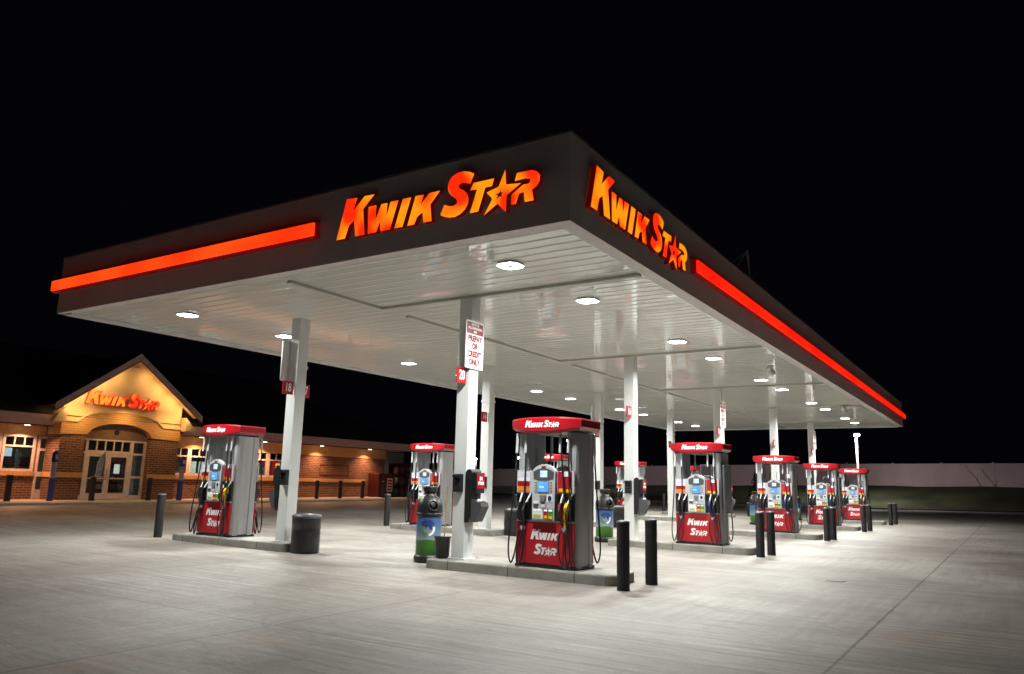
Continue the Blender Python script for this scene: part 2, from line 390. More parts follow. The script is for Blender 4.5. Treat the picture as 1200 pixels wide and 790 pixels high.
def lamp_area(name, loc, size, power, color, direction=(0, 0, -1), parent=None, sy=None, spread=PI):
    l = bpy.data.lights.new(name, 'AREA'); l.energy = power; l.color = color; l.size = size; l.spread = spread
    if sy: l.shape = 'RECTANGLE'; l.size_y = sy
    else: l.shape = 'DISK'
    o = bpy.data.objects.new(name, l); col.objects.link(o); o.location = loc
    o.rotation_euler = Vector(direction).to_track_quat('-Z', 'Y').to_euler(); o.parent = parent
    return o
def text_polys(body, size, bold=.0, cond=1.0):
    cu = bpy.data.curves.new('t', 'FONT'); cu.body = body; cu.size = size; cu.offset = bold; cu.align_x = 'CENTER'; cu.align_y = 'CENTER'
    cu.resolution_u = 3
    o = bpy.data.objects.new('t', cu); col.objects.link(o)
    bpy.context.view_layer.update()
    dg = bpy.context.evaluated_depsgraph_get(); me = bpy.data.meshes.new_from_object(o.evaluated_get(dg))
    vs = [(v.co.x*cond, v.co.y) for v in me.vertices]; fs = [list(p.vertices) for p in me.polygons]
    bpy.data.objects.remove(o); bpy.data.curves.remove(cu); bpy.data.meshes.remove(me)
    return vs, fs
def put_text(mb, body, size, org, ux, uz, mt, bold=0, cond=1.0):
    vs, fs = text_polys(body, size, bold, cond); org = Vector(org); ux = Vector(ux); uz = Vector(uz)
    mb.add([org+ux*x+uz*y for x, y in vs], fs, mt)

# the chain's lettering, one outline per letter, width 10 units
LOGO = {
 'K1': [(0, 0), (.47, 1.75), (1.07, 1.70), (.88, 1.16), (1.49, 1.70), (2.04, 1.68), (1.45, 1.14), (1.61, 0), (1.09, 0), (.96, .72), (.69, .54), (.5, 0)],
 'W': [(1.78, 0), (1.75, 1.18), (2.18, 1.18), (2.17, .55), (2.45, 1.17), (2.78, 1.17), (2.76, .57), (2.94, 1.18), (3.37, 1.18), (2.99, 0), (2.48, 0), (2.42, .41), (2.25, 0)],
 'I': [(3.22, 0), (3.59, 1.18), (4.03, 1.18), (3.65, 0)],
 'K2': [(3.9, 0), (4.25, 1.18), (4.68, 1.17), (4.54, .78), (4.95, 1.18), (5.49, 1.18), (5.03, .69), (5.13, 0), (4.71, 0), (4.65, .43), (4.4, .3), (4.26, 0)],
 'S': [(5.54, .17), (5.73, .56), (5.91, .47), (6.13, .43), (6.3, .48), (6.34, .58), (6.27, .7), (6.14, .8), (5.98, .93), (5.88, 1.1), (5.86, 1.31), (5.92, 1.5), (6.07, 1.66), (6.31, 1.74), (6.6, 1.75), (6.88, 1.67), (7.1, 1.55), (6.93, 1.18), (6.75, 1.24), (6.58, 1.29), (6.44, 1.27), (6.38, 1.19), (6.43, 1.08), (6.63, .97), (6.79, .81), (6.87, .61), (6.85, .39), (6.73, .2), (6.52, .05), (6.26, -.03), (5.98, -.01), (5.73, .07)],
 'T': [(6.93, .91), (7.08, 1.18), (8.02, 1.18), (7.93, .89), (7.63, .89), (7.34, 0), (6.95, 0), (7.25, .89)],
 'R': [(8.93, .89), (9.02, 1.18), (9.35, 1.18), (9.65, 1.17), (9.86, 1.08), (10.0, .91), (9.99, .69), (9.87, .52), (9.68, .42), (9.76, 0), (9.38, 0), (9.33, .39), (9.13, .37), (9.01, 0), (8.8, 0), (8.81, .39), (9.29, .68), (9.52, .68), (9.61, .76), (9.58, .85), (9.4, .9)],
}
STAR_O = [(8.51, 1.43), (8.56, .83), (9.21, .76), (8.59, .40), (8.58, -.24), (8.2, .15), (7.6, -.2), (7.96, .38), (7.69, .68), (8.22, .81)]
STAR_I = [(8.34, .66), (8.34, .56), (8.47, .55), (8.36, .5), (8.39, .36), (8.29, .43), (8.13, .32), (8.21, .47), (8.09, .54), (8.25, .55)]
def letter(mb, key, org, ux, uz, s, th, face, side, dx=0, dz=0):
    """org = baseline start; th = depth vector toward the viewer"""
    org = Vector(org); ux = Vector(ux); uz = Vector(uz); th = Vector(th)
    P = lambda p, k: org+ux*((p[0]+dx)*s)+uz*((p[1]+dz)*s)+th*k
    if key == 'star':
        vs = [P(p, k) for k in (0, 1) for p in STAR_O+STAR_I]
        mb.add(vs, [(20+i, 20+(i+1) % 10, 30+(i+1) % 10, 30+i) for i in range(10)], face)
        mb.add(vs, [(i, (i+1) % 10, 20+(i+1) % 10, 20+i) for i in range(10)]+[(10+i, 10+(i+1) % 10, 30+(i+1) % 10, 30+i) for i in range(10)], side)
        return
    pts = LOGO[key]; n = len(pts)
    vs = [P(p, k) for k in (0, 1) for p in pts]
    mb.add(vs, [list(range(n, 2*n))], face)
    mb.add(vs, [(i, (i+1) % n, n+(i+1) % n, n+i) for i in range(n)], side)
WORD1 = ['K1', 'W', 'I', 'K2']; WORD2 = ['S', 'T', 'star', 'R']
def logo_line(mb, org, ux, uz, length, th, face, side, keys=WORD1+WORD2, dx=0, dz=0):
    for k in keys: letter(mb, k, org, ux, uz, length/10, th, face, side, dx, dz)

# ------------------------------------------------------------------ ground
def lerp_table(x, t):
    if x <= t[0][0]: return t[0][1]
    for (a, b), (c, d) in zip(t, t[1:]):
        if x <= c: return b+(d-b)*(x-a)/(c-a)
    return t[-1][1]
def gz(x, y):
    h = lerp_table(y, [(3, 0), (11, .05), (16, .12), (25, .38), (60, .40)])
    k = min(1, max(0, (y-12)/12)); h += k*.006*max(0, min(30, x-14))
    h += .3*min(1, max(0, (x-38)/18))*(1-k)
    return h
def side_z(x): return .48+.006*max(0, min(30, x-14))
def axis_pts(a, b, step): n = int(round((b-a)/step)); return [a+(b-a)*i/n for i in range(n+1)]
xs = [-400, -200, -100, -60]+axis_pts(-40, 90, 2)+[110, 150, 250, 500, 900]
ys = [-600, -300, -150, -80]+axis_pts(-50, 50, 1.25)+[60, 80, 120, 200, 400, 900]
mb = MB(); nx, ny = len(xs), len(ys)
mb.add([(x, y, gz(x, y)) for x in xs for y in ys], [(i*ny+j, (i+1)*ny+j, (i+1)*ny+j+1, i*ny+j+1) for i in range(nx-1) for j in range(ny-1)], 'concrete', True)
struct(mb.build('ground'))

# pavement in front of the store
mb = MB()
sx = axis_pts(-16, 34, 2)
for a, b in zip(sx, sx[1:]):
    za, zb = side_z(a), side_z(b); vs = []
    vs = [(a, 25.2, gz(a, 25.2)-.1), (b, 25.2, gz(b, 25.2)-.1), (b, 25.2, zb-.02), (a, 25.2, za-.02), (a, 25.25, za), (b, 25.25, zb), (b, 33, zb), (a, 33, za)]
    mb.add(vs, [(0, 1, 2, 3), (3, 2, 5, 4), (4, 5, 6, 7)], 'pave')
struct(mb.build('pavement'))

# grass berm at the end of the lot
def edge_x(y): return lerp_table(y, [(-60, 84), (-25, 74), (-6, 64), (1.5, 59), (6, 54.5), (14, 51), (26, 50), (60, 50)])
FX = 75.0
def fence_base(y): return lerp_table(y, [(-60, 2.7), (-4.7, 2.32), (9.5, 2.17), (30, 1.8), (51, 1.2), (90, .8)])
mb = MB(); yy = axis_pts(-60, 90, 2.5); K = 9; vs = []
for y in yy:
    x0 = edge_x(y)
    for k in range(K):
        t = k/(K-2) if k < K-1 else 1.0
        x = x0+(FX-x0)*min(t, 1) if x0 < FX else x0+k*.5
        z0 = gz(x0, y)+.03; z1 = fence_base(y)
        z = z0+(z1-z0)*(t*t*(3-2*t)) if t > .02 else z0
        if k == K-1: x += 30
        vs.append((x, y, z+.05*math.sin(x*1.3+y*.7)*(0 < k < K-1)))
n = len(yy)
mb.add(vs, [(i*K+j, (i+1)*K+j, (i+1)*K+j+1, i*K+j+1) for i in range(n-1) for j in range(K-1)], 'grass', True)
struct(mb.build('grass'))
mb = MB()
for a, b in zip(yy, yy[1:]):
    for (ya_, yb_) in ((a, b),):
        xa, xb = edge_x(ya_), edge_x(yb_); za, zb = gz(xa, ya_), gz(xb, yb_)
        vs = [(xa-.25, ya_, za-.1), (xb-.25, yb_, zb-.1), (xb-.22, yb_, zb+.13), (xa-.22, ya_, za+.13), (xb+.05, yb_, zb+.13), (xa+.05, ya_, za+.13), (xb+.05, yb_, zb-.1), (xa+.05, ya_, za-.1)]
        mb.add(vs, [(0, 1, 2, 3), (3, 2, 4, 5), (5, 4, 6, 7)], 'kerb')
struct(mb.build('kerb'))

mb = MB(); mb.lathe([(.17, .0), (.17, .006), (.155, .008)], 28, 'dark_grey', smooth=False); mb.lathe([(.14, .008), (.14, .010)], 24, 'mid_grey', smooth=False)
o = mb.build('access_cover', None, (6.31, -2.07, .0)); tag(o, 'small round dark access cover flush in the open concrete at the right', 'access cover')
# ------------------------------------------------------------------ canopy
LX, LY, ZB, ZT = 39.02, 13.41, 5.2, 6.49
RX = [3.17+7.8*i for i in range(5)]          # row centres
CR, CL = 3.95, 8.78                          # column lines
PRY, PLY = 1.98, 10.9                        # pump lines
ordn = ['first', 'second', 'third', 'fourth', 'fifth']
canopy = thing('canopy', 'large white and dark grey forecourt canopy on white columns over the fuel pumps', 'canopy')
mb = MB()
# deck of long pans running across the canopy, with narrow grooves
P = .305; x = .02; nP = int((LX-.06)/P); vs = []; fs = []
for i in range(nP):
    xa = .03+i*P; tilt = random.uniform(-.0009, .0009); sag = random.uniform(.0003, .0009)
    prof = [(xa, .012), (xa+.002, .004), (xa+.010, 0)]
    for k in range(1, 7): t = k/7; prof.append((xa+.012+(P-.034)*t, -sag*4*t*(1-t)+tilt*(t-.5)*2))
    prof += [(xa+P-.014, 0), (xa+P-.004, .004), (xa+P-.002, .012)]
    o = len(vs); m_ = len(prof)
    for yv in (.02, 3.3, 6.6, 9.9, LY-.02):
        for px, pz in prof: vs.append((px, yv, ZB+.012+pz))
    for j in range(4):
        for k in range(m_-1): fs.append((o+j*m_+k, o+j*m_+k+1, o+(j+1)*m_+k+1, o+(j+1)*m_+k))
mb.add(vs, fs, 'soffit', True)
mb.add([(.02, .02, ZB+.045), (LX-.02, .02, ZB+.045), (LX-.02, LY-.02, ZB+.045), (.02, LY-.02, ZB+.045)], [(0, 1, 2, 3)], 'soffit')
mb.build('soffit', canopy)
mb = MB()
for (x0, x1, y0, y1) in ((-.0, LX, -.0, .12), (0, LX, LY-.12, LY), (0, .12, .12, LY-.12), (LX-.12, LX, .12, LY-.12)):
    mb.box(x0, x1, y0, y1, ZB-.012, ZT, 'fascia')
for (x0, x1, y0, y1) in ((-.02, LX+.02, -.02, .14), (-.02, LX+.02, LY-.14, LY+.02), (-.02, .14, .14, LY-.14), (LX-.14, LX+.02, .14, LY-.14)):
    mb.box(x0, x1, y0, y1, ZT, ZT+.03, 'bronze_edge')
mb.build('fascia', canopy)
mb = MB(); mb.box(.12, LX-.12, .12, LY-.12, ZT-.5, ZT-.42, 'bronze_edge'); mb.build('roof_deck', canopy)
mb = MB()
mb.box(.12, LX-.12, .12, .26, ZB-.008, ZB+.006, 'white_paint'); mb.box(.12, LX-.12, LY-.42, LY-.12, ZB-.05, ZB+.006, 'white_paint')
mb.box(.12, .24, .26, LY-.42, ZB-.008, ZB+.006, 'white_paint'); mb.box(LX-.42, LX-.12, .26, LY-.42, ZB-.05, ZB+.006, 'white_paint')
mb.build('edge_flashing', canopy)
YM = 6.2
mb = MB()
segs = [(.5, RX[0]-.05)]+[(RX[i]+.75, RX[i+1]-.05) for i in range(4)]+[(RX[4]+.75, LX-.5)]
for a, b in segs: mb.box(a, b, YM-.05, YM+.05, ZB-.045, ZB+.008, 'trim_paint')
mb.build('gutter_trim', canopy)
for i in range(5):
    mb = MB(); mb.box(RX[i]-.15, RX[i]-.05, .27, YM-.05, ZB-.045, ZB+.008, 'trim_paint'); mb.build('gutter_trim', canopy)
for i, X in enumerate(RX):
    for Y in (CR, CL):
        zc = gz(X, Y)+.17; mb = MB()
        mb.box(X-.145, X+.145, Y-.145, Y+.145, zc-.02, ZB+.01, 'white_paint', .008)
        mb.box(X-.19, X+.19, Y-.19, Y+.19, zc-.01, zc+.02, 'white_paint', .004)
        if Y == CL: mb.box(X-.16, X+.16, Y-.16, Y+.16, 4.05, 4.12, 'white_paint')
        mb.build('column', canopy)
# tubular frame on the roof edge
mb = MB()
mb.tube([(8.2, .3, ZT-.2), (9.2, .1, 7.28)], .025, 'steel_pole'); mb.tube([(9.45, .12, ZT), (9.2, .1, 7.28)], .025, 'steel_pole'); mb.tube([(9.0, 1.6, ZT-.45), (9.2, .1, 7.28)], .02, 'steel_pole')
tag(mb.build('service_frame'), 'thin grey tubular frame standing on top of the dark canopy edge', 'metal frame')

# canopy lights
def canopy_light():
    t = thing('canopy_light', '', 'ceiling light')
    mb = MB(); oc = lambda r, c: [(r, -c), (r, c), (c, r), (-c, r), (-r, c), (-r, -c), (-c, -r), (c, -r)]
    o8 = oc(.205, .12); mb.prism(o8, 'z', -.02, 0, 'white_paint'); mb.build('frame', t)
    mb = MB(); a = oc(.20, .115); b = oc(.045, .02)
    vs = [(x, y, -.022) for x, y in a]+[(x, y, -.022) for x, y in b]
    mb.add(vs, [(i, (i+1) % 8, 8+(i+1) % 8, 8+i) for i in range(8)], 'lens'); mb.build('lens', t)
    mb = MB(); mb.prism(b, 'z', -.035, -.022, 'mid_grey'); mb.build('sensor', t)
    lamp_area('canopy_beam', (0, 0, -.037), .36, CANOPY_W, (.97, 1, .955), (0, 0, -1), t, spread=R(160))
    return t
cl0 = canopy_light(); first = True
for row, Y in (('right', 1.95), ('left', 10.7)):
    n = 0
    for i, X in enumerate(RX):
        for d in (-1.65+.0, 1.2):
            o = cl0 if first else copy_tree(cl0); first = False; n += 1
            o.location = (X+d, Y, ZB-.004); side = 'right-hand' if row == 'right' else 'left-hand'
            tag(o, f'glowing white canopy light, number {n} from the front, {side} line', 'ceiling light', 'white lights in the canopy soffit')

# lit signs and red light strips on the fascia
def lit_sign(label, org, ux, length, th, face='letter', name='illuminated_sign', ret='letter_return'):
    t = thing(name, label, 'sign', org, 0, None)
    for k in WORD1+WORD2:
        mb = MB(); letter(mb, k, (0, 0, 0), ux, (0, 0, 1), length/10, th, face, ret); 
        # raceway lip behind the letter
        mb.build('star' if k == 'star' else 'letter', t)
    return t
lit_sign('glowing orange KWIK STAR letters on the left face of the canopy fascia', (-.001, 4.42, 5.545), (0, -1, 0), 3.98, (-.09, 0, 0))
lit_sign('glowing orange KWIK STAR letters on the right face of the canopy fascia', (.46, -.001, 5.52), (1, 0, 0), 3.98, (0, -.09, 0))
def strip(label, a, b, axis, z0=5.70, z1=5.93):
    t = thing('light_strip', label, 'light strip', (a if axis == 'x' else 0, a if axis == 'y' else 0, z0), 0, 'red light strips on the canopy fascia')
    L_ = b-a; n = max(2, int(L_/2.4)); 
    mb = MB(); md = MB()
    if axis == 'y': md.box(-.11, -.002, 0, L_, -.03, z1-z0+.03, 'bar_return')
    else: md.box(0, L_, -.11, -.002, -.03, z1-z0+.03, 'bar_return')
    md.build('housing', t)
    for i in range(n):
        p, q = L_*i/n+.012, L_*(i+1)/n-.012
        if axis == 'y': mb.box(-.15, -.112, p, q, 0, z1-z0, 'bar')
        else: mb.box(p, q, -.15, -.112, 0, z1-z0, 'bar_red')
    mb.build('lens', t)
strip('long glowing red orange strip on the left face of the canopy', 4.93, LY+.12, 'y')
strip('long glowing red strip running back along the right face of the canopy', 4.87, LX+.12, 'x', 5.64, 5.87)

# ceiling fittings (white security cameras under the edge)
for k, (X, Y) in enumerate(((14.0, .85), (26.4, .95))):
    t = thing('security_camera', ['white security camera under the canopy edge between the second and third right columns', 'white security camera under the canopy edge further back, past the fourth row'][k], 'camera', (X, Y, ZB-.03))
    mb = MB(); mb.lathe([(.09, 0), (.09, -.05), (.05, -.07)], 16, 'white_paint'); mb.build('bracket', t)
    mb = MB(); mb.T = Matrix.Translation((0, 0, -.17)) @ Matrix.Rotation(R(100), 4, 'Y'); mb.lathe([(.04, -.16), (.10, -.14), (.11, .12), (.09, .16)], 14, 'white_paint'); mb.build('camera_body', t)

# ------------------------------------------------------------------ islands
def island(X, y0, y1, label):
    z = gz(X, (y0+y1)/2); r = .22; pts = []
    for cx_, cy_, a0 in ((X+.5-r, y1-r, 0), (X-.5+r, y1-r, 90), (X-.5+r, y0+r, 180), (X+.5-r, y0+r, 270)):
        for k in range(6): a = R(a0+18*k); pts.append((cx_+r*math.cos(a), cy_+r*math.sin(a)))
    mb = MB(); n = len(pts); cen = (X, (y0+y1)/2)
    rings = [(1, -.15), (1, .145), (.988, .163), (.965, .17)]
    vs = [(cen[0]+(p-cen[0])*s, cen[1]+(q-cen[1])*(1-(1-s)*.3), z+h) for s, h in rings for p, q in pts]
    for k in range(3): mb.add(vs, [(k*n+i, k*n+(i+1) % n, (k+1)*n+(i+1) % n, (k+1)*n+i) for i in range(n)], 'island')
    mb.add(vs, [list(range(3*n, 4*n))], 'island')
    o = mb.build('kerb_island'); tag(o, label, 'kerb island', 'raised concrete pump islands')
    return z+.17
for i, X in enumerate(RX):
    island(X, .6, 4.5, f'raised concrete island under the {ordn[i]} pump of the right line')
    island(X, 8.2, 12.25, f'raised concrete island under the {ordn[i]} pump of the left line')

# ------------------------------------------------------------------ fuel pumps
def nozzle_mb(color):
    """local origin = holster mouth; spout goes up-back, handle hangs down"""
    a = MB(); a.tube(spline([(.0, -.035, .15), (-.015, -.025, .11), (-.035, -.01, .05), (-.05, 0, -.01)], 4), .015, 'vinyl_white')
    b = MB()
    body = [(-.03, .03), (-.075, .02), (-.10, -.03), (-.095, -.10), (-.075, -.20), (-.045, -.27), (-.022, -.27), (-.035, -.18), (-.035, -.10), (-.012, -.05)]
    b.prism([(x, z) for x, z in body], 'y', -.022, .022, color)
    b.tube([(-.035, 0, -.255), (-.035, 0, -.31)], .02, color, 8)
    g = MB(); g.tube(spline([(-.09, 0, -.04), (-.135, 0, -.10), (-.13, 0, -.18), (-.075, 0, -.235)], 4), .008, 'black_plastic', 6)
    return a, b, g
def make_pump(colors):
    """colors: four nozzle colours of each face, left to right"""
    t = thing('fuel_pump', '', 'fuel pump')
    mb = MB(); mb.box(-.35, .35, -.60, .60, 0, .05, 'black_plastic'); mb.build('base', t)
    mb = MB(); mb.box(-.325, .325, -.40, .40, .05, 1.62, 'steel_inner'); mb.build('cabinet', t)
    for s in (-1, 1):
        mb = MB(); a, b = .405, .61
        pl = [(-.28, a), (.28, a), (.31, a+.02), (.325, a+.07), (.325, b-.08), (.31, b-.035), (.26, b-.005), (.14, b), (.12, b-.018), (-.12, b-.018), (-.14, b), (-.26, b-.005), (-.31, b-.035), (-.325, b-.08), (-.325, a+.07), (-.31, a+.02)]
        mb.prism([(x, y*s) for x, y in pl], 'z', .03, 2.30, 'steel'); o = mb.build('side_tower', t)
        mb = MB()
        for k in range(6): mb.box(-.03, .05, (a-.004)*s-.004, (a-.004)*s+.004, 1.80+.045*k, 1.815+.045*k, 'dark_grey')
        mb.build('vent', o)
    for sgn in (-1, 1):
        T = Matrix.Identity(4) if sgn == -1 else Matrix.Rotation(PI, 4, 'Z')
        def NB(): m_ = MB(); m_.T = T @ Matrix.Translation((-.026, 0, 0)); return m_
        mb = NB(); mb.box(-.335, -.302, -.575, .575, .07, .765, 'red_panel', .006); o = mb.build('door_panel', t)
        mb = NB(); s = .56/5.5
        for k in WORD1: letter(mb, k, (-.336, .28, .47), (0, -1, 0), (0, 0, 1), s, (-.004, 0, 0), 'vinyl_white', 'vinyl_white')
        for k in WORD2: letter(mb, k, (-.336, .21, .225), (0, -1, 0), (0, 0, 1), s, (-.004, 0, 0), 'vinyl_white', 'vinyl_white', dx=-5.54)
        mb.build('lettering', o)
        mb = NB(); mb.box(-.345, -.302, -.575, .575, .768, .80, 'silver', .004); mb.build('sill', t)
        # display housing with an arched head
        pts = [(-.22, .80), (-.231, 1.62), (-.216, 1.655)]
        for k in range(9): a = -1+2*k/8; pts.append((a*.207, 1.665+.09*(1-a*a)))
        pts += [(.216, 1.655), (.231, 1.62), (.22, .80)]
        mb = NB(); mb.prism(pts, 'x', -.40, -.302, 'housing'); h = mb.build('display_housing', t); HB = NB
        def NB(): m_ = HB(); m_.T = m_.T @ Matrix.Diagonal((1, .88, 1, 1)); return m_
        mb = NB()
        ih = [(-.225, 1.50), (-.235, 1.62)]+[(-1*.215+2*.215*k/6, 1.632+.055*(1-(-1+2*k/6)**2)) for k in range(7)]+[(.235, 1.62), (.225, 1.50), (.10, 1.475), (-.10, 1.475)]
        mb.prism(ih, 'x', -.404, -.399, 'dark_grey'); mb.build('head_panel', h)
        mb = NB(); mb.box(-.407, -.403, -.085, .075, 1.53, 1.645, 'screen_pale'); mb.build('price_screen', h)
        mb = NB(); mb.box(-.406, -.399, -.05, .05, 1.70, 1.722, 'dark_red'); mb.build('maker_plate', h)
        mb = NB(); mb.box(-.408, -.399, -.125, .125, 1.265, 1.47, 'mid_grey', .003); mb.box(-.411, -.407, -.112, .112, 1.28, 1.455, 'screen_blue'); mb.box(-.4125, -.4105, -.02, .085, 1.355, 1.372, 'button_glow'); mb.build('main_screen', h)
        for yk in (-.17, .17):
            mb = NB(); mb.box(-.405, -.399, yk-.032, yk+.032, 1.275, 1.465, 'housing')
            for q in (-.015, .015):
                for k in range(4): mb.box(-.409, -.4052, yk+q-.009, yk+q+.009, 1.287+.045*k, 1.31+.045*k, 'dark_grey')
            mb.build('soft_keys', h)
        mb = NB(); mb.prism([(.075, 1.225), (-.065, 1.225), (-.04, 1.12), (.05, 1.12)], 'x', -.425, -.399, 'mid_grey'); mb.build('card_reader', h)
        mb = NB(); mb.box(-.404, -.399, -.21, -.085, 1.11, 1.24, 'vinyl_white'); T0 = mb.T; mb.T = T0 @ Matrix.Translation((-.408, -.15, 1.175)) @ Matrix.Rotation(-PI/2, 4, 'Y'); mb.lathe([(.042, -.004), (.042, .003)], 18, 'navy', smooth=False); mb.build('tap_reader', h)
        mb = NB(); mb.box(-.408, -.399, .10, .22, 1.08, 1.13, 'vinyl_white'); mb.box(-.42, -.399, .11, .21, 1.02, 1.075, 'dark_grey'); mb.build('receipt_slot', h)
        mb = NB(); mb.box(-.41, -.399, -.07, .06, 1.0, 1.09, 'steel'); mb.box(-.412, -.409, -.05, .04, 1.02, 1.07, 'lilac'); mb.build('keypad', h)
        mb = NB(); mb.box(-.406, -.399, .015, .235, .825, 1.0, 'vinyl_white'); mb.box(-.409, -.405, .05, .21, .845, .895, 'lime'); mb.box(-.410, -.405, .05, .12, .96, .985, 'button_glow'); mb.box(-.410, -.405, .14, .21, .96, .985, 'button_glow'); mb.build('grade_card', h)
        mb = NB(); mb.box(-.406, -.399, -.11, -.01, .825, 1.0, 'red_panel'); mb.box(-.409, -.405, -.095, -.025, .835, .885, 'yellow'); mb.box(-.410, -.405, -.095, -.025, .955, .985, 'button_glow'); mb.build('grade_card', h)
        mb = NB(); mb.box(-.406, -.399, -.225, -.115, .825, 1.0, 'green'); mb.box(-.409, -.405, -.21, -.13, .83, .875, 'yellow'); mb.box(-.410, -.405, -.21, -.13, .955, .985, 'button_glow'); mb.build('grade_card', h)
        NB = HB
        # grade panels and nozzle boots each side
        mb = NB(); mb.box(-.345, -.302, .24, .575, 1.26, 1.64, 'housing', .004); mb.box(-.348, -.344, .31, .56, 1.53, 1.62, 'lilac'); mb.box(-.348, -.344, .31, .56, 1.46, 1.525, 'vinyl_white'); mb.box(-.348, -.344, .31, .56, 1.37, 1.455, 'red_paint'); mb.box(-.349, -.344, .31, .56, 1.285, 1.368, 'orange'); mb.build('grade_panel', t)
        mb = NB(); mb.box(-.345, -.302, -.575, -.24, 1.26, 1.64, 'housing', .004); mb.box(-.3475, -.3445, -.53, -.25, 1.27, 1.63, 'red_panel'); mb.box(-.350, -.347, -.50, -.36, 1.55, 1.625, 'vinyl_white'); mb.box(-.350, -.347, -.37, -.28, 1.29, 1.345, 'yellow'); mb.box(-.350, -.347, -.51, -.42, 1.28, 1.335, 'yellow'); mb.build('grade_panel', t)
        for q, (ya, yb) in enumerate(((.245, .57), (-.57, -.245))):
            mb = NB(); mb.box(-.318, -.302, ya, yb, .80, 1.258, 'black_plastic'); mb.box(-.352, -.318, ya, yb, .80, .845, 'black_plastic'); mb.box(-.35, -.318, ya, yb, 1.215, 1.258, 'black_plastic')
            mb.box(-.345, -.318, ya, ya+.012, .845, 1.215, 'black_plastic'); mb.box(-.345, -.318, yb-.012, yb, .845, 1.215, 'black_plastic')
            mb.build('nozzle_boot', t)
        ys_n = (.475, .345, -.345, -.475)
        for q, yn in enumerate(ys_n):
            c = colors[q]
            a, b, g = nozzle_mb(c); 
            TT = T @ Matrix.Translation((-.375, yn, 1.07)) @ Matrix.Scale(1.22, 4) @ Matrix.Rotation(R(7 if q % 2 else -6), 4, 'X')
            def merge(src):
                d = MB(); d.v = [TT @ v for v in src.v]; d.f = src.f; d.mi = src.mi; d.mats = src.mats; d.sm = src.sm; return d
            nb = merge(b).build('nozzle', t); merge(a).build('spout', nb); merge(g).build('trigger_guard', nb)
            e0 = T.inverted() @ (TT @ Vector((-.035, 0, -.31))); e0.x += .026
            yt = (.58, .40, -.30, -.46)[q]; xt = -.35
            Y_ = ((.585, .60, .62, .625, .57, .51, .47), (.39, .365, .33, .33, .43, .47, .40), (-.35, -.43, -.53, -.585, -.49, -.37, -.34), (-.48, -.53, -.61, -.65, -.58, -.49, -.47))[q]
            X_ = (-.37, -.43, -.49-.02*(q % 2), -.50-.03*(q % 2), -.50, -.48, -.44)
            Z_ = (1.75, 1.15, .60, .24, (.07, .04, .045, .03)[q], .24, .55)
            pts = [(xt, yt, 2.20)]+list(zip(X_, Y_, Z_))+[(e0.x, e0.y, e0.z-.02)]
            mb = NB(); mb.tube(spline(pts, 7), .015, 'black_rubber', 8); hs = mb.build('hose', t)
            mb = NB(); mb.tube([(xt, yt, 2.30), (xt, yt, 2.20), (xt, yt, 2.19), (xt-.003, yt, 2.12), (xt-.004, yt, 2.10), (xt-.008, yt, 2.03), (xt-.010, yt, 2.02), (xt-.014, yt, 1.95)], .024, 'housing', 8); mb.build('hose_fitting', hs)
            mb = NB(); mb.tube([(e0.x, e0.y, e0.z+.01), (e0.x-.002, e0.y, e0.z-.07)], .022, 'housing', 8); mb.build('swivel', hs)
    # red valance bowed at front and back
    bow = lambda y: -.37-.14*(1-max(0, (abs(y)-.31)/.39)**1.5)
    pl = [(bow(.70-.0875*k), .70-.0875*k) for k in range(0, 17)]
    full = pl+[(-x_, y_) for x_, y_ in pl[::-1]]
    n = len(full); mb = MB(); rings = [(.93, 2.275), (1.0, 2.33), (1.0, 2.545), (.985, 2.57)]
    vs = [(px*s_, py*s_, z_+(.07*(abs(py)/.7)**2.2 if z_ < 2.4 else -.025*(abs(py)/.7)**2)) for s_, z_ in rings for px, py in full]
    for k in range(3): mb.add(vs, [(k*n+i, k*n+(i+1) % n, (k+1)*n+(i+1) % n, (k+1)*n+i) for i in range(n)], 'red_paint')
    mb.add(vs, [list(range(3*n, 4*n))], 'dark_grey'); v = mb.build('valance', t)
    mb = MB(); mb.add(vs[:n], [list(range(n))], 'mid_grey')
    mb.build('valance_underside', v)
    for sgn in (-1, 1):
        T = Matrix.Identity(4) if sgn == -1 else Matrix.Rotation(PI, 4, 'Z')
        mb = MB(); mb.T = T; logo_line(mb, (-.511, .345, 2.39), (0, -1, 0), (0, 0, 1), .69, (-.006, 0, 0), 'vinyl_white', 'vinyl_white'); mb.build('lettering', v)
    return t
BK = 'black_plastic'
pumpA = make_pump([BK, BK, 'maroon', 'yellow'])
pumpB = make_pump([BK, BK, 'navy', BK])
plab = {
 (0, 0): 'nearest red and grey fuel pump, with a yellow nozzle, right line',
 (1, 0): 'fuel pump with a grey framed board on its side, second in the right line',
 (2, 0): 'red and grey fuel pump, third from the front in the right line',
 (3, 0): 'red and grey fuel pump, fourth from the front in the right line',
 (4, 0): 'farthest red and grey fuel pump of the right line, with a yellow nozzle',
 (0, 1): 'leftmost red and grey fuel pump, with a yellow nozzle, before the store',
 (1, 1): 'red and grey fuel pump behind the nearest black bottle shaped bin',
 (2, 1): 'distant fuel pump seen through the gap in the nearest pump',
 (3, 1): 'red and grey fuel pump behind the second white column of the right line',
 (4, 1): 'distant fuel pump seen behind the second pump of the right line'}
usedA = usedB = False
pumps = {}
for (i, s), lab in plab.items():
    a = (i in (0, 4) and s == 0) or (i == 0 and s == 1)
    if a: o = pumpA if not usedA else copy_tree(pumpA); usedA = True
    else: o = pumpB if not usedB else copy_tree(pumpB); usedB = True
    Y = PRY if s == 0 else PLY; o.location = (RX[i]+.05, Y, gz(RX[i], Y)+.17)
    tag(o, lab, 'fuel pump', 'fuel pumps on the islands'); pumps[(i, s)] = o
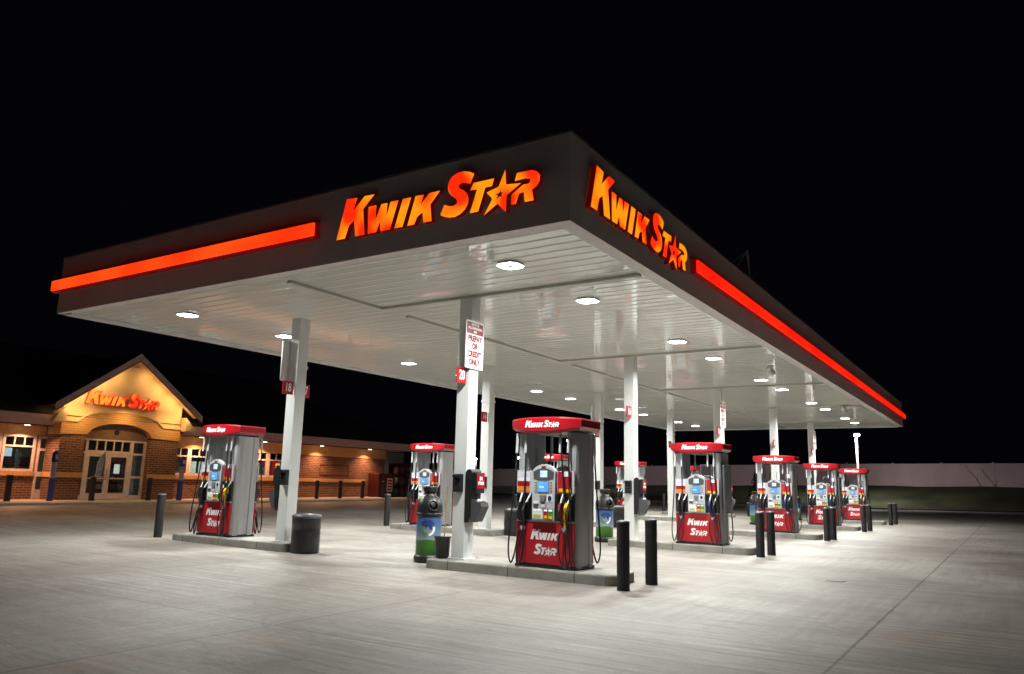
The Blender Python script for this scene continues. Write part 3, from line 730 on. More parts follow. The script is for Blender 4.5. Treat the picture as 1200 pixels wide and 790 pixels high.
# board on the side of the second pump; thin wire frames in the upper gaps
def side_board(p):
    mb = MB(); mb.box(-.28, .30, -.70, -.645, .80, 2.0, 'dark_grey', .008); mb.box(-.25, .27, -.706, -.70, .83, 1.97, 'steel_inner'); o = mb.build('side_board', p); tag(o, 'grey board in a dark frame', None)
side_board(pumps[(1, 0)]); side_board(pumps[(3, 0)])
for k in ((1, 0), (2, 0), (3, 0), (4, 0)):
    mb = MB()
    for (y0, y1, z0, z1) in ((-.36, -.05, 1.99, 2.01), (-.36, -.05, 1.71, 1.73), (-.36, -.34, 1.73, 1.99), (-.07, -.05, 1.73, 1.99)): mb.box(-.24, -.22, y0, y1, z0, z1, 'silver')
    mb.build('card_frame', pumps[k])
for k in ((2, 0), (3, 0)):
    mb = MB(); mb.box(-.40, -.385, -.52, -.43, 1.80, 1.94, 'vinyl_white', .003); mb.build('paper_tag', pumps[k])

# ------------------------------------------------------------------ columns' fittings
def prepay(i, s):
    X = RX[i]; Y = CR if s == 0 else CL; f = -1 if s == 0 else 1
    where = ['nearest right-hand', 'second right-hand', 'third right-hand', 'fourth right-hand', 'farthest right-hand'][i] if s == 0 else ['leftmost', 'second left-line', 'third left-line', 'fourth left-line', 'fifth left-line'][i]
    t = thing('notice_sign', (f'white and red PREPAY OR CREDIT ONLY sign on the {where} column' if s == 0 else f'back of a grey notice sign hung on the {where} column'), 'sign', (X-.05, Y+f*.165, 4.22), 0 if s == 0 else PI, 'notice signs on the canopy columns')
    mb = MB(); w_, h_, r = .30, .47, .04; pts = []
    for cx_, cz_, a0 in ((w_-r, h_-r, 0), (-w_+r, h_-r, 90), (-w_+r, -h_+r, 180), (w_-r, -h_+r, 270)):
        for k in range(5): a = R(a0+22.5*k); pts.append((cx_+r*math.cos(a), cz_+r*math.sin(a)))
    mb.prism(pts, 'y', -.012, .008, 'vinyl_white', 'silver'); 
    mb.box(-.03, .03, .008, .02, -.3, .3, 'silver'); mb.build('plate', t)
    if s == 0:
        mb = MB(); mb.box(-.275, .275, -.0155, -.0125, .21, .44, 'dark_red'); 
        for txt, z, sz in (('NOTICE', .395, .068), ('ALL DISPENSERS', .325, .064), ('ARE', .255, .062)): put_text(mb, txt, sz, (0, -.0175, z), (1, 0, 0), (0, 0, 1), 'vinyl_white', .0015)
        for txt, z in (('PREPAY', .115), ('OR', -.035), ('CREDIT', -.19), ('ONLY', -.345)): put_text(mb, txt, .155, (0, -.0145, z), (1, 0, 0), (0, 0, 1), 'dark_red', .010, .86)
        mb.build('lettering', t)
for i in (0, 2, 4): prepay(i, 0); prepay(i, 1)
def number_sign(num, X, Y, z, lab, f=-1):
    t = thing('number_sign', lab, 'sign', (X, Y, z), 0, 'red pump number signs on the columns')
    mb = MB(); mb.box(-.15, .15, -.012, .012, -.15, .15, 'red_paint', .004); mb.build('plate', t)
    mb = MB(); put_text(mb, str(num), .265, (0, -.0145, 0), (1, 0, 0), (0, 0, 1), 'vinyl_white', .005, .68); mb.build('lettering', t)
for i, num in enumerate((20, 16, 12, 8, 4)): number_sign(num, RX[i]-.32, CR-.08, 3.60, f'small red number {num} sign on the {ordn[i]} column of the right line')
for i, num in enumerate((18, 14, 10, 6)): number_sign(num, RX[i]-.32, CL-.08, 3.58, f'small red number {num} sign on the {ordn[i]} column of the left line')
number_sign(17, RX[0]+.32, CL+.08, 3.58, 'small red number 17 sign half hidden behind the leftmost column')

def service_unit(f, lab):
    """towel and squeegee station; hangs on a column face, bulging to local -Y"""
    t = thing('window_washing_station', lab, 'service station unit', (0, 0, 0), 0, 'black window washing stations on the columns')
    mb = MB()
    prof = [(0, 0), (0, 1.06), (.05, 1.12), (.13, 1.13), (.17, 1.08), (.17, .55), (.15, .45), (.15, .10), (.10, 0)]
    mb.prism([(-a, b) for a, b in prof], 'x', -.19, .19, 'black_plastic'); mb.build('back_shell', t)
    mb = MB(); mb.T = Matrix.Identity(4)
    mb.prism([(-.15, .06), (-.15, .50), (-.42, .42), (-.44, .34), (-.27, .02)], 'x', -.15, .15, 'dark_grey'); mb.build('water_bin', t)
    mb = MB(); mb.prism([(-.17, .462), (-.40, .432), (-.40, .438), (-.17, .502)], 'x', -.11, .11, 'black_rubber'); mb.tube([(-.02, -.28, .45), (-.05, -.22, .62)], .014, 'black_plastic'); mb.box(-.13, .05, -.33, -.30, .44, .50, 'vinyl_white'); mb.build('squeegee', t)
    mb = MB(); mb.box(-.16, .16, -.30, -.15, .62, 1.06, 'black_plastic', .02); mb.build('towel_box', t)
    mb = MB(); mb.box(-.14, .14, -.306, -.30, .72, 1.03, 'red_paint')
    put_text(mb, 'IN', .10, (0, -.308, .93), (1, 0, 0), (0, 0, 1), 'vinyl_white', .008); put_text(mb, 'STORE', .085, (0, -.308, .83), (1, 0, 0), (0, 0, 1), 'vinyl_white', .006, .85)
    mb.build('red_notice', t)
    return t
su = None
for i in range(5):
    for s in (0, 1):
        if s == 1 and i > 2: continue
        lab = f'black window washing station on the pump side of the {ordn[i]} column, '+('right line' if s == 0 else 'left line')
        if su is None: o = su = service_unit(-1, lab)
        else: o = copy_tree(su)
        tag(o, lab, 'washing station'); Y = (CR-.147) if s == 0 else (CL+.147)
        o.scale = (.86, .80, .87); o.location = (RX[i], Y, gz(RX[i], Y)+.84); o.rotation_euler = (0, 0, 0 if s == 0 else PI)
# call buttons on the front of the columns
for i in range(5):
    for s in (0, 1):
        if s == 1 and i > 2: continue
        Y = CR if s == 0 else CL
        t = thing('call_box', f'small black call box on the {ordn[i]} column of the '+('right line' if s == 0 else 'left line'), 'call box', (RX[i]-.147, Y+(.0 if s == 0 else -.05), gz(RX[i], Y)+1.56), 0, 'black call boxes on the columns')
        mb = MB(); mb.box(-.10, 0, -.095, .095, -.17, .17, 'black_plastic', .015); mb.box(-.13, -.09, -.08, .08, .10, .15, 'black_plastic', .006); mb.build('case', t)
        mb = MB(); mb.box(-.104, -.10, -.04, .05, -.03, .07, 'chrome'); mb.build('button', t)

# ------------------------------------------------------------------ bins, bollards
def bottle_bin():
    t = thing('bottle_bin', '', 'bin')
    mb = MB(); mb.lathe([(.25, 0), (.275, .02), (.28, .09), (.265, .14), (.245, .15)], 36, 'black_plastic'); mb.build('base', t)
    mb = MB(); mb.lathe([(.245, .15), (.248, .17), (.248, .86), (.245, .88)], 36, 'label'); lb = mb.build('label', t)
    mb = MB()
    def ring(r0, r1, a0, a1, zc, yc, mt, off):
        vs = []; fs = []; n = 14
        for k in range(n+1):
            a = R(a0+(a1-a0)*k/n)
            for r in (r0, r1):
                py = yc+r*math.cos(a); pz = zc+r*math.sin(a); rr = .248+off; ang = py/.248
                vs.append((-rr*math.cos(ang), rr*math.sin(ang)*1.0, pz))
        for k in range(n): fs.append((2*k, 2*k+1, 2*k+3, 2*k+2))
        mb.add(vs, fs, mt, True)
    ring(0, .09, 0, 360, .66, -.06, 'steel_inner', .002); ring(.03, .088, 20, 200, .665, -.06, 'navy', .004)
    ring(.10, .165, 25, 150, .66, -.06, 'navy', .003); ring(.10, .15, 165, 260, .66, -.06, 'vinyl_white', .003); ring(.10, .15, 275, 380, .66, -.06, 'green', .003)
    mb.build('recycling_emblem', lb)
    mb = MB(); mb.lathe([(.245, .88), (.262, .89), (.268, .93), (.262, .955), (.25, .96)], 36, 'black_plastic')
    mb.lathe([(.262, .96), (.265, 1.0), (.262, 1.08), (.245, 1.15), (.21, 1.22), (.165, 1.27), (.13, 1.30), (.12, 1.33), (.12, 1.36)], 36, 'black_plastic')
    mb.lathe([(.13, 1.36), (.14, 1.37), (.14, 1.46), (.13, 1.475)], 30, 'black_plastic'); top = mb.build('bottle_top', t)
    ang = R(215)
    mb = MB(); mb.T = Matrix.Rotation(ang, 4, 'Z') @ Matrix.Translation((.245, 0, 1.09)) @ Matrix.Rotation(R(72), 4, 'Y')
    mb.lathe([(.105, -.03), (.105, .03), (.095, .035), (.084, .02), (.084, -.02)], 24, 'black_plastic', cap=False); mb.lathe([(.084, .008), (.083, .012)], 24, 'void'); mb.build('opening_ring', top)
    return t
bb = bottle_bin(); labs = ['nearest black bottle shaped bin, blue and green label, at the island end',
 'black bottle shaped bin between the nearest pump and the second column', 'black bottle shaped bin behind the second pump of the right line',
 'black bottle shaped bin with blue label just left of the third pump', 'black bottle shaped bin between the third and fourth pumps of the right line']
for i in (0, 1, 3, 4):
    o = bb if i == 0 else copy_tree(bb); tag(o, labs[i], 'bin', 'bottle shaped bins'); X = RX[i]+(.33 if i == 0 else .55)
    o.location = (X, 5.02, gz(X, 5.02)); 
    o.rotation_euler = (0, 0, R(20))
def trash_can():
    t = thing('trash_can', '', 'trash can')
    mb = MB(); mb.lathe([(.27, 0), (.295, .01), (.30, .05), (.30, .46)], 36, 'black_plastic', cap=True); mb.lathe([(.292, .46), (.292, .475), (.303, .48), (.303, .72)], 36, 'black_plastic'); mb.build('drum', t)
    mb = MB(); mb.lathe([(.31, .72), (.315, .75), (.30, .785), (.22, .805), (.21, .79), (.10, .77), (.0005, .77)], 36, 'dark_grey', cap=False); mb.build('lid', t)
    return t
tc = trash_can()
tl = [(2.95, 7.90, 'black round trash can beside the leftmost white column'), (11.4, 8.0, 'black round trash can seen just left of the nearest pump'),
      (18.9, 8.0, 'dark round trash can behind the second white column of the right line'), (37.3, 8.0, 'black round trash can in the distance between the second and third pumps')]
for k, (x_, y_, lb) in enumerate(tl):
    o = tc if k == 0 else copy_tree(tc); o.location = (x_, y_, gz(x_, y_)); tag(o, lb, 'trash can', 'round black trash cans')
mb = MB(); mb.lathe([(.10, 0), (.13, .03), (.15, .36), (.165, .38), (.165, .40), (.15, .40)], 20, 'black_plastic'); o = mb.build('bucket'); o.location = (3.0, 4.28, .175)
tag(o, 'small black bucket standing at the foot of the nearest column', 'bucket')
mb = MB(); mb.tube([(0, 0, 0), (.03, -.02, 1.22)], .012, 'wood', 8); mb.tube([(.01, -.01, .82), (-.012, -.03, 1.0)], .016, 'wood', 6); o = mb.build('squeegee_pole'); o.location = (3.0, 4.25, .26)
tag(o, 'thin wooden squeegee handle leaning on the nearest column out of the bucket', 'squeegee')

def bollard(h, r=.1):
    t = thing('bollard', '', 'bollard')
    mb = MB(); mb.lathe([(r, -.02), (r, h-.035)], 22, 'bollard_sleeve'); mb.build('sleeve', t)
    mb = MB(); mb.lathe([(r*1.03, h-.035), (r*1.03, h-.015), (r*.85, h), (r*.3, h+.008)], 22, 'dark_grey'); mb.build('cap', t)
    return t
b0 = bollard(1.05); nb = 0
bl = []
for i, (xa, xb) in enumerate(((2.42, 3.42), (10.25, 11.05), (18.2, 19.0), (25.7, 26.8), (33.9, 35.3))):
    bl.append((xa, .31, f'black bollard at the island end, {ordn[i]} pair of the right line, left one')); bl.append((xb, .26, f'black bollard at the island end, {ordn[i]} pair of the right line, right one'))
bl += [(2.85, 12.95, 'lone black bollard at the far left end of the leftmost island'), (11.4, 13.1, 'black bollard in the open lot between the leftmost column and the bottle bin'), (13.7, 14.0, 'black bollard just left of the nearest bottle shaped bin, behind it'),
       (38.0, 13.7, 'black bollard seen between the second right column and the second pump'),
       (19.1, 12.75, 'black bollard seen over the trash can left of the nearest pump')]
for x_, y_, lb in bl:
    o = b0 if nb == 0 else copy_tree(b0); nb += 1; o.location = (x_, y_, gz(x_, y_)); tag(o, lb, 'bollard', 'black bollards round the pump islands')

# ------------------------------------------------------------------ store
S = thing('brick_store', 'brick convenience store with a lit yellow gable over the entrance', 'store', (0, 0, 0))
WY = 29.0; EZ = 3.42
def wall_with_holes(mb, x0, x1, y0, y1, z0, z1, holes, mt):
    """holes: (xa, xb, za, zb) sorted by x"""
    x = x0
    for xa, xb, za, zb in holes:
        if xa > x: mb.box(x, xa, y0, y1, z0, z1, mt)
        mb.box(xa, xb, y0, y1, z0, za, mt); mb.box(xa, xb, y0, y1, zb, z1, mt); x = xb
    mb.box(x, x1, y0, y1, z0, z1, mt)
winL = [(2.9, 4.4), (4.55, 6.2), (6.35, 7.5)]
winR = [(13.45, 14.68), (14.82, 16.3), (16.44, 17.9), (18.05, 19.53), (19.67, 21.1)]
holes = [(a, b, 1.60, 3.07) for a, b in winL]+[(7.66, 8.06, .62, 3.07)]
mb = MB(); wall_with_holes(mb, -16, 8.4, WY, WY+.25, .2, 3.15, holes, 'brick'); mb.build('wall', S)
mb = MB(); wall_with_holes(mb, 12.9, 29.0, WY, WY+.25, .2, 3.0, [(a, b, 1.60, 2.998) for a, b in winR], 'brick'); mb.build('wall', S)
mb = MB(); mb.box(28.75, 29.0, WY+.25, 44, .2, 3.6, 'brick'); mb.build('wall', S)
mb = MB(); mb.box(-16, 7.62, WY-.06, WY-.002, 1.42, 1.60, 'ochre'); mb.box(8.08, 8.2, WY-.06, WY-.002, 1.42, 1.6, 'ochre'); mb.build('sill_band', S)
mb = MB(); mb.box(13.3, 27.2, WY-.06, WY-.002, 1.42, 1.60, 'ochre'); mb.build('sill_band', S)
mb = MB(); mb.box(-16, 7.9, WY-.04, WY-.002, 3.08, 3.44, 'ochre'); mb.build('frieze', S)
mb = MB(); mb.box(13.4, 29.0, WY-.04, WY-.002, 2.90, 3.44, 'ochre'); mb.build('frieze', S)
# eaves
for (a, b) in ((-16.5, 7.7), (13.6, 30.4)):
    mb = MB(); mb.box(a, b, 28.0, 28.06, EZ+.05, 3.88, 'brick_pink'); mb.box(a, b, 27.97, 28.0, EZ+.28, 3.90, 'brick_pink'); mb.box(a, b, 27.985, 28.065, EZ, EZ+.05, 'eave_red'); mb.build('eave_fascia', S)
    mb = MB(); mb.box(a, b, 28.07, 29.3, EZ+.03, EZ+.06, 'cream'); mb.build('soffit', S)
# roof, hipped
mb = MB(); e0, e1, ye, yr, yb = -16.5, 30.5, 27.95, 36.0, 44.2
vs = [(e0, ye, 3.92), (e1, ye, 3.92), (e1, yb, 3.92), (e0, yb, 3.92), (e0, yr, 7.75), (24.0, yr, 7.75)]
mb.add(vs, [(0, 1, 5, 4), (1, 2, 5), (2, 3, 4, 5), (0, 4, 3), (0, 3, 2, 1)], 'shingle'); mb.build('roof', S)
# entrance bay
BX0, BX1, BY = 7.98, 13.42, 28.0; AC = 10.55
mb = MB(); mb.box(BX0, 9.02, BY, BY+.55, .3, 3.15, 'brick'); mb.box(BX0, BX0+.3, BY+.55, WY, .3, 3.15, 'brick'); mb.build('pier', S)
mb = MB(); mb.box(12.03, BX1, BY, BY+.55, .3, 3.15, 'brick'); mb.box(BX1-.3, BX1, BY+.55, WY, .3, 3.15, 'brick'); mb.build('pier', S)
for a, b in ((BX0-.05, 9.05), (12.0, BX1+.05)):
    mb = MB(); mb.box(a, b, BY-.05, BY-.002, 1.40, 1.60, 'ochre'); mb.build('sill_band', S)
mb = MB(); mb.box(BX0-.05, BX0-.002, BY-.05, WY-.07, 1.40, 1.6, 'ochre'); mb.build('sill_band', S)
def arc(r_half, z0, rise, n=14, x0=AC):
    return [(x0+r_half*(-1+2*k/n), z0+rise*math.sqrt(max(0, 1-(-1+2*k/n)**2*.985))) for k in range(n+1)]
inner = arc(1.5, 3.12, .62); outer = arc(1.95, 3.62, .60)
mb = MB()
pts = [(BX0-.03, 3.15), (BX0-.03, 3.68)]+[(x, max(3.68, z)) for x, z in outer]+[(BX1+.03, 3.68), (BX1+.03, 3.15)]+[(x, max(3.15, z)) for x, z in inner[::-1]]
# quads between inner and outer so that the face stays clean
top = [(BX0-.03, 3.68)]+[(x, max(3.68, z)) for x, z in outer]+[(BX1+.03, 3.68)]
botm = [(BX0-.03, 3.15)]+[(AC+(x-AC)*1.0, max(3.15, z)) for x, z in inner]+[(BX1+.03, 3.15)]
def band(mb, top, bot, y0, y1, mt):
    n = len(top); vs = [(x, y, z) for y in (y0, y1) for x, z in top+bot]; m2 = 2*n
    fs = []
    for i in range(n-1):
        fs += [(i, i+1, n+i+1, n+i), (m2+i, m2+n+i, m2+n+i+1, m2+i+1), (i, m2+i, m2+i+1, i+1), (n+i, n+i+1, m2+n+i+1, m2+n+i)]
    fs += [(0, n, m2+n, m2), (n-1, m2+n-1, m2+m2-1, m2-1)]
    mb.add(vs, fs, mt)
band(mb, top, botm, BY-.04, BY+.5, 'brick_arch'); mb.build('arch', S)
mb = MB(); t2 = [(x, z+.09) for x, z in top]; band(mb, t2, [(x, z+.001) for x, z in top], BY-.10, BY+.02, 'cream'); mb.build('arch_moulding', S)
mb = MB(); GA = (10.75, 6.45); tp = [(BX0, 4.05)]+[(x, 4.05+(min(x-BX0, BX1-x))/(GA[0]-BX0)*2.40) for x, z in outer]+[(BX1, 4.05)]
tp = []
for x, z in t2:
    h = 4.12+(2.42)*(1-abs(x-GA[0])/(GA[0]-BX0+.03)); tp.append((x, max(h, z+.01)))
# ensure an apex vertex
t3 = sorted(set(t2+[(GA[0], 4.28)])); tp = [(x, max(z+.005, 6.73-.735*abs(x-GA[0]))) for x, z in t3]
band(mb, tp, t3, BY-.0, BY+.3, 'stucco'); mb.build('gable_wall', S)
mb = MB(); mb.box(BX0-.02, BX0, BY, WY, 3.15, 4.66, 'stucco'); mb.box(BX1, BX1+.02, BY, WY, 3.15, 4.70, 'stucco'); mb.build('gable_return', S)
# bay roof slopes with barge boards
AP = (10.75, 6.86); EL, ER = (7.35, 4.36), (14.15, 4.36)
for (e, s) in ((EL, -1), (ER, 1)):
    mb = MB(); y0, y1 = 27.45, 33.6
    d = Vector((AP[0]-e[0], 0, AP[1]-e[1])).normalized(); nrm = Vector((-d.z, 0, d.x)) if s == -1 else Vector((d.z, 0, -d.x)); nrm = Vector((nrm.x, 0, abs(nrm.z)))
    a0 = Vector((e[0], 0, e[1])); a1 = Vector((AP[0], 0, AP[1])); th_ = nrm*-.08
    vs = [(p.x, y, p.z) for y in (y0, y1) for p in (a0, a1, a1+th_, a0+th_)]
    mb.add(vs, [(0, 1, 2, 3), (4, 7, 6, 5), (0, 4, 5, 1), (1, 5, 6, 2), (2, 6, 7, 3), (3, 7, 4, 0)], 'shingle'); mb.build('bay_roof', S)
    mb = MB(); dn = Vector((0, 0, -.30)); lo = Vector((0, 0, -.035))
    for (q0, q1, dep0, dep1, mt) in ((a0, a1, y0-.05, y0-.001, 'brick_pink'),):
        vs = [(p.x, y, p.z) for y in (dep0, dep1) for p in (q0+Vector((0, 0, .01)), q1+Vector((0, 0, .01)), q1+dn, q0+dn)]
        mb.add(vs, [(0, 1, 2, 3), (4, 7, 6, 5), (0, 4, 5, 1), (1, 5, 6, 2), (2, 6, 7, 3), (3, 7, 4, 0)], mt)
    vs = [(p.x, y, p.z) for y in (y0-.06, y0-.03) for p in (a0+dn, a1+dn, a1+dn+lo, a0+dn+lo)]
    mb.add(vs, [(0, 1, 2, 3), (4, 7, 6, 5), (0, 4, 5, 1), (1, 5, 6, 2), (2, 6, 7, 3), (3, 7, 4, 0)], 'eave_red'); mb.build('barge_board', S)
    mb = MB(); vs = [(p.x, y, p.z) for y in (y0, BY-.001) for p in (a0+th_*1.1, a1+th_*1.1, a1+th_*1.4, a0+th_*1.4)]
    mb.add(vs, [(0, 1, 2, 3), (4, 7, 6, 5), (0, 4, 5, 1), (1, 5, 6, 2), (2, 6, 7, 3), (3, 7, 4, 0)], 'cream'); mb.build('rake_soffit', S)
mb = MB(); mb.prism([(13.45, 3.62), (14.0, 3.66), (13.75, 3.95), (13.45, 4.25)], 'y', 27.62, 28.7, 'cream'); mb.build('eave_return', S)
mb = MB(); mb.prism([(7.95, 3.62), (7.45, 3.66), (7.6, 3.95), (7.95, 4.25)], 'y', 27.62, 28.7, 'cream'); mb.build('eave_return', S)
# arch infill and entrance frame
DY = 28.30
mb = MB(); band(mb, [(x, max(3.10, z-.005)) for x, z in inner], [(x, 3.05) for x, z in inner], DY-.0, DY+.1, 'infill'); mb.build('arch_infill', S)
mb = MB(); mb.T = Matrix.Translation((10.55, DY-.005, 3.38)) @ Matrix.Rotation(PI/2, 4, 'X'); mb.lathe([(.11, 0), (.11, .03), (.08, .05)], 16, 'black_plastic'); mb.build('speaker', S)
def frame_grid(mb, x0, x1, z0, z1, y, xs_, zs_, t=.035, d=.07, mt='store_frame'):
    mb.box(x0, x0+t, y, y+d, z0, z1, mt); mb.box(x1-t, x1, y, y+d, z0, z1, mt); mb.box(x0+t, x1-t, y, y+d, z0, z0+t, mt); mb.box(x0+t, x1-t, y, y+d, z1-t, z1, mt)
def pane(par, x0, x1, z0, z1, y): m_ = MB(); m_.add([(x0, y, z0), (x1, y, z0), (x1, y, z1), (x0, y, z1)], [(0, 1, 2, 3)], 'glass'); return m_.build('pane', par)
fz = side_z(10)
mb = MB()
for a, b in ((8.97, 9.05), (9.25, 9.37), (11.28, 11.42), (11.93, 12.03)): mb.box(a, b, DY, DY+.1, fz, 3.05, 'store_frame')
mb.box(9.37, 11.28, DY, DY+.1, 2.42, 2.56, 'store_frame'); mb.box(9.05, 9.25, DY, DY+.1, 2.42, 2.50, 'store_frame'); mb.box(11.42, 11.93, DY, DY+.1, 2.42, 2.50, 'store_frame')
mb.box(9.05, 11.93, DY+.002, DY+.098, 2.98, 3.05, 'store_frame'); mb.box(9.05, 9.25, DY, DY+.1, 1.40, 1.50, 'store_frame'); mb.box(11.42, 11.93, DY, DY+.1, 1.40, 1.50, 'store_frame')
mb.box(9.05, 9.25, DY, DY+.1, fz, fz+.18, 'store_frame'); mb.box(11.42, 11.93, DY, DY+.1, fz, fz+.18, 'store_frame')
for k in range(1, 5): x = 9.37+(1.91)*k/5; mb.box(x-.025, x+.025, DY+.01, DY+.08, 2.56, 2.98, 'store_frame')
o = mb.build('entrance_frame', S)
pane(o, 9.05, 9.25, fz+.18, 3.0, DY+.05); pane(o, 11.42, 11.93, fz+.18, 3.0, DY+.05); pane(o, 9.37, 11.28, 2.56, 2.98, DY+.05)
for x0, x1, hx in ((9.37, 10.32, 10.25), (10.33, 11.28, 10.40)):
    mb = MB(); t_ = .11; mb.box(x0, x0+t_, DY+.01, DY+.08, fz+.02, 2.42, 'store_frame'); mb.box(x1-t_, x1, DY+.01, DY+.08, fz+.02, 2.42, 'store_frame')
    mb.box(x0+t_, x1-t_, DY+.01, DY+.08, fz+.02, fz+.27, 'store_frame'); mb.box(x0+t_, x1-t_, DY+.01, DY+.08, 2.30, 2.42, 'store_frame'); mb.box(x0+t_, x1-t_, DY+.01, DY+.08, 1.36, 1.40, 'store_frame')
    d_ = mb.build('door', S); pane(d_, x0+t_, x1-t_, fz+.27, 2.30, DY+.05)
    mb = MB(); mb.tube([(hx, DY-.06, 1.30), (hx, DY-.06, 1.75)], .015, 'chrome'); mb.tube([(hx, DY+.02, 1.33), (hx, DY-.06, 1.33)], .012, 'chrome'); mb.tube([(hx, DY+.02, 1.72), (hx, DY-.06, 1.72)], .012, 'chrome'); mb.build('handle', d_)
# windows
def window(a, b, z0=1.60, z1=3.0, n=3):
    mb = MB(); frame_grid(mb, a-.06, b+.06, z0, z1+.02, WY-.035, None, None, .10, .09)
    zt_ = z1-.48; mb.box(a+.04, b-.04, WY-.03, WY+.04, zt_, zt_+.07, 'store_frame')
    for k in range(1, n): x = a+(b-a)*k/n; mb.box(x-.025, x+.025, WY-.025, WY+.03, zt_+.07, z1-.08, 'store_frame')
    o = mb.build('window', S); pane(o, a+.04, b-.04, z0+.1, z1-.05, WY+.02)
for a, b in winL: window(a, b, 1.60, 3.05)
for a, b in winR: window(a, b, 1.60, 2.96)
mb = MB(); frame_grid(mb, 7.64, 8.08, side_z(8)+.02, 3.05, WY-.03, None, None, .10, .09); mb.box(7.74, 7.98, WY-.03, WY+.05, 2.45, 2.55, 'store_frame'); mb.box(7.74, 7.98, WY-.03, WY+.05, side_z(8)+.12, side_z(8)+.4, 'store_frame'); mb.box(7.74, 7.98, WY-.03, WY+.05, 1.40, 1.6, 'store_frame')
o = mb.build('side_light', S); pane(o, 7.74, 7.98, .9, 2.95, WY+.02)
# recessed plaque on the blank wall
mb = MB()
for (x0, x1, z0, z1) in ((23.4, 25.75, 2.36, 2.40), (23.4, 25.75, 1.78, 1.82), (23.4, 23.44, 1.82, 2.36), (25.71, 25.75, 1.82, 2.36)): mb.box(x0, x1, WY-.02, WY-.001, z0, z1, 'maroon')
mb.build('panel_border', S)
# interior
mb = MB(); mb.box(-15.9, 28.7, 34.0, 34.1, .2, 3.5, 'shelf_dark'); mb.box(-15.9, 28.7, WY+.25, 34, 3.42, 3.46, 'shelf_dark'); mb.build('interior_wall', S)
mb = MB()
for x in (1, 3.2, 5.3, 7.1, 9.6, 11.6, 14.2, 16.3, 18.3, 20.3):
    for k in range(5): mb.box(x, x+1.3, 30.8, 31.3, .5+.35*k, .5+.35*k+.26, 'shelf')
    mb.box(x-.05, x+1.35, 31.3, 31.34, .5, 2.2, 'shelf_dark')
mb.build('shop_shelves', S)
for x in (4, 10.4, 17):
    lamp_area('interior_light', (x, 31.6, 3.3), .6, 30, (1, .9, .75), parent=S)
# eave downlights
ex = [-1.6, 2.6, 6.9, 15.0, 18.9, 23.0, 27.0]
for x in ex:
    mb = MB(); mb.lathe([(.10, 0), (.10, -.02)], 14, 'soffit_lamp', smooth=False); o = mb.build('downlight', S, (x, 28.5, EZ+.028))
    lamp_area('downlight_beam', (x, 28.5, EZ-.02), .10, 80, (1, .47, .23), (0, -.2, -1), S, spread=R(135))
# gable lighting under the rakes
for k in range(4):
    for sg in (-1, 1):
        if k == 4 and sg == 1: continue
        t_ = (k+.6)/4.6; xx = 10.75+sg*(1-t_)*3.1; zz = 4.12+(6.30-4.12)*t_
        lamp_area('gable_beam', (xx, 27.56, zz), .75, (8, 8, 7, 5)[k], (1, .58, .22), (-sg*.15, .8, -.45), S)
mb = MB(); mb.box(10.63, 10.87, 27.62, 27.82, 6.24, 6.34, 'cream'); mb.build('gable_light', S)
for x in (8.6, 10.6, 12.8): lamp_area('entry_beam', (x, 27.3, 4.25), .10, 18, (1, .55, .18), (0, .25, -1), S)
# posters and screens inside the glass: things of their own
def poster(name, lab, cat, x0, x1, z0, z1, y, mt):
    mb = MB(); mb.box(x0, x1, y, y+.02, z0, z1, mt, .004); return tag(mb.build(name), lab, cat)
poster('poster', 'pale green lit poster in the window right of the entrance, left one', 'poster', 14.9, 15.25, 1.72, 2.28, WY+.06, 'poster')
poster('poster', 'pale green lit poster in the window right of the entrance, right one', 'poster', 15.4, 15.85, 1.72, 2.28, WY+.06, 'poster')
poster('poster', 'white lit poster in the window left of the entrance', 'poster', 6.42, 6.72, 2.18, 2.52, WY+.06, 'poster_white')
poster('poster', 'pale lit notice on the right entrance door', 'poster', 10.68, 10.93, 1.60, 2.0, DY+.1, 'poster')
t = thing('menu_screen', 'white lit menu screen behind the store window beside the leftmost pump', 'screen', (18.9, WY+.35, 2.5))
mb = MB(); mb.box(-.40, .40, 0, .05, -.30, .30, 'black_plastic', .006); mb.build('case', t)
mb = MB(); mb.box(-.36, -.05, -.006, -.001, -.05, .26, 'poster_white'); mb.box(.02, .36, -.006, -.001, -.05, .26, 'poster_white'); mb.box(-.36, .36, -.006, -.001, -.26, -.12, 'poster_white'); mb.build('screen_face', t)
t = thing('open_sign', 'small glowing red and yellow sign in the store window beside the leftmost column', 'sign', (20.25, WY+.08, 2.10))
mb = MB(); mb.box(-.30, .30, 0, .05, -.42, .36, 'open_red', .01); mb.build('case', t)
mb = MB()
for (x0, x1, z0, z1) in ((-.05, .24, .10, .26), (-.05, .24, -.12, .04), (-.10, .22, -.28, -.16)): mb.box(x0, x1, -.012, -.001, z0, z1, 'open_yellow', .004)
mb.build('glowing_symbols', t)
lit_sign('glowing orange KWIK STAR letters on the yellow store gable', (8.78, BY-.001, 4.50), (1, 0, 0), 3.42, (0, -.12, 0), 'letter_warm', ret='store_return')
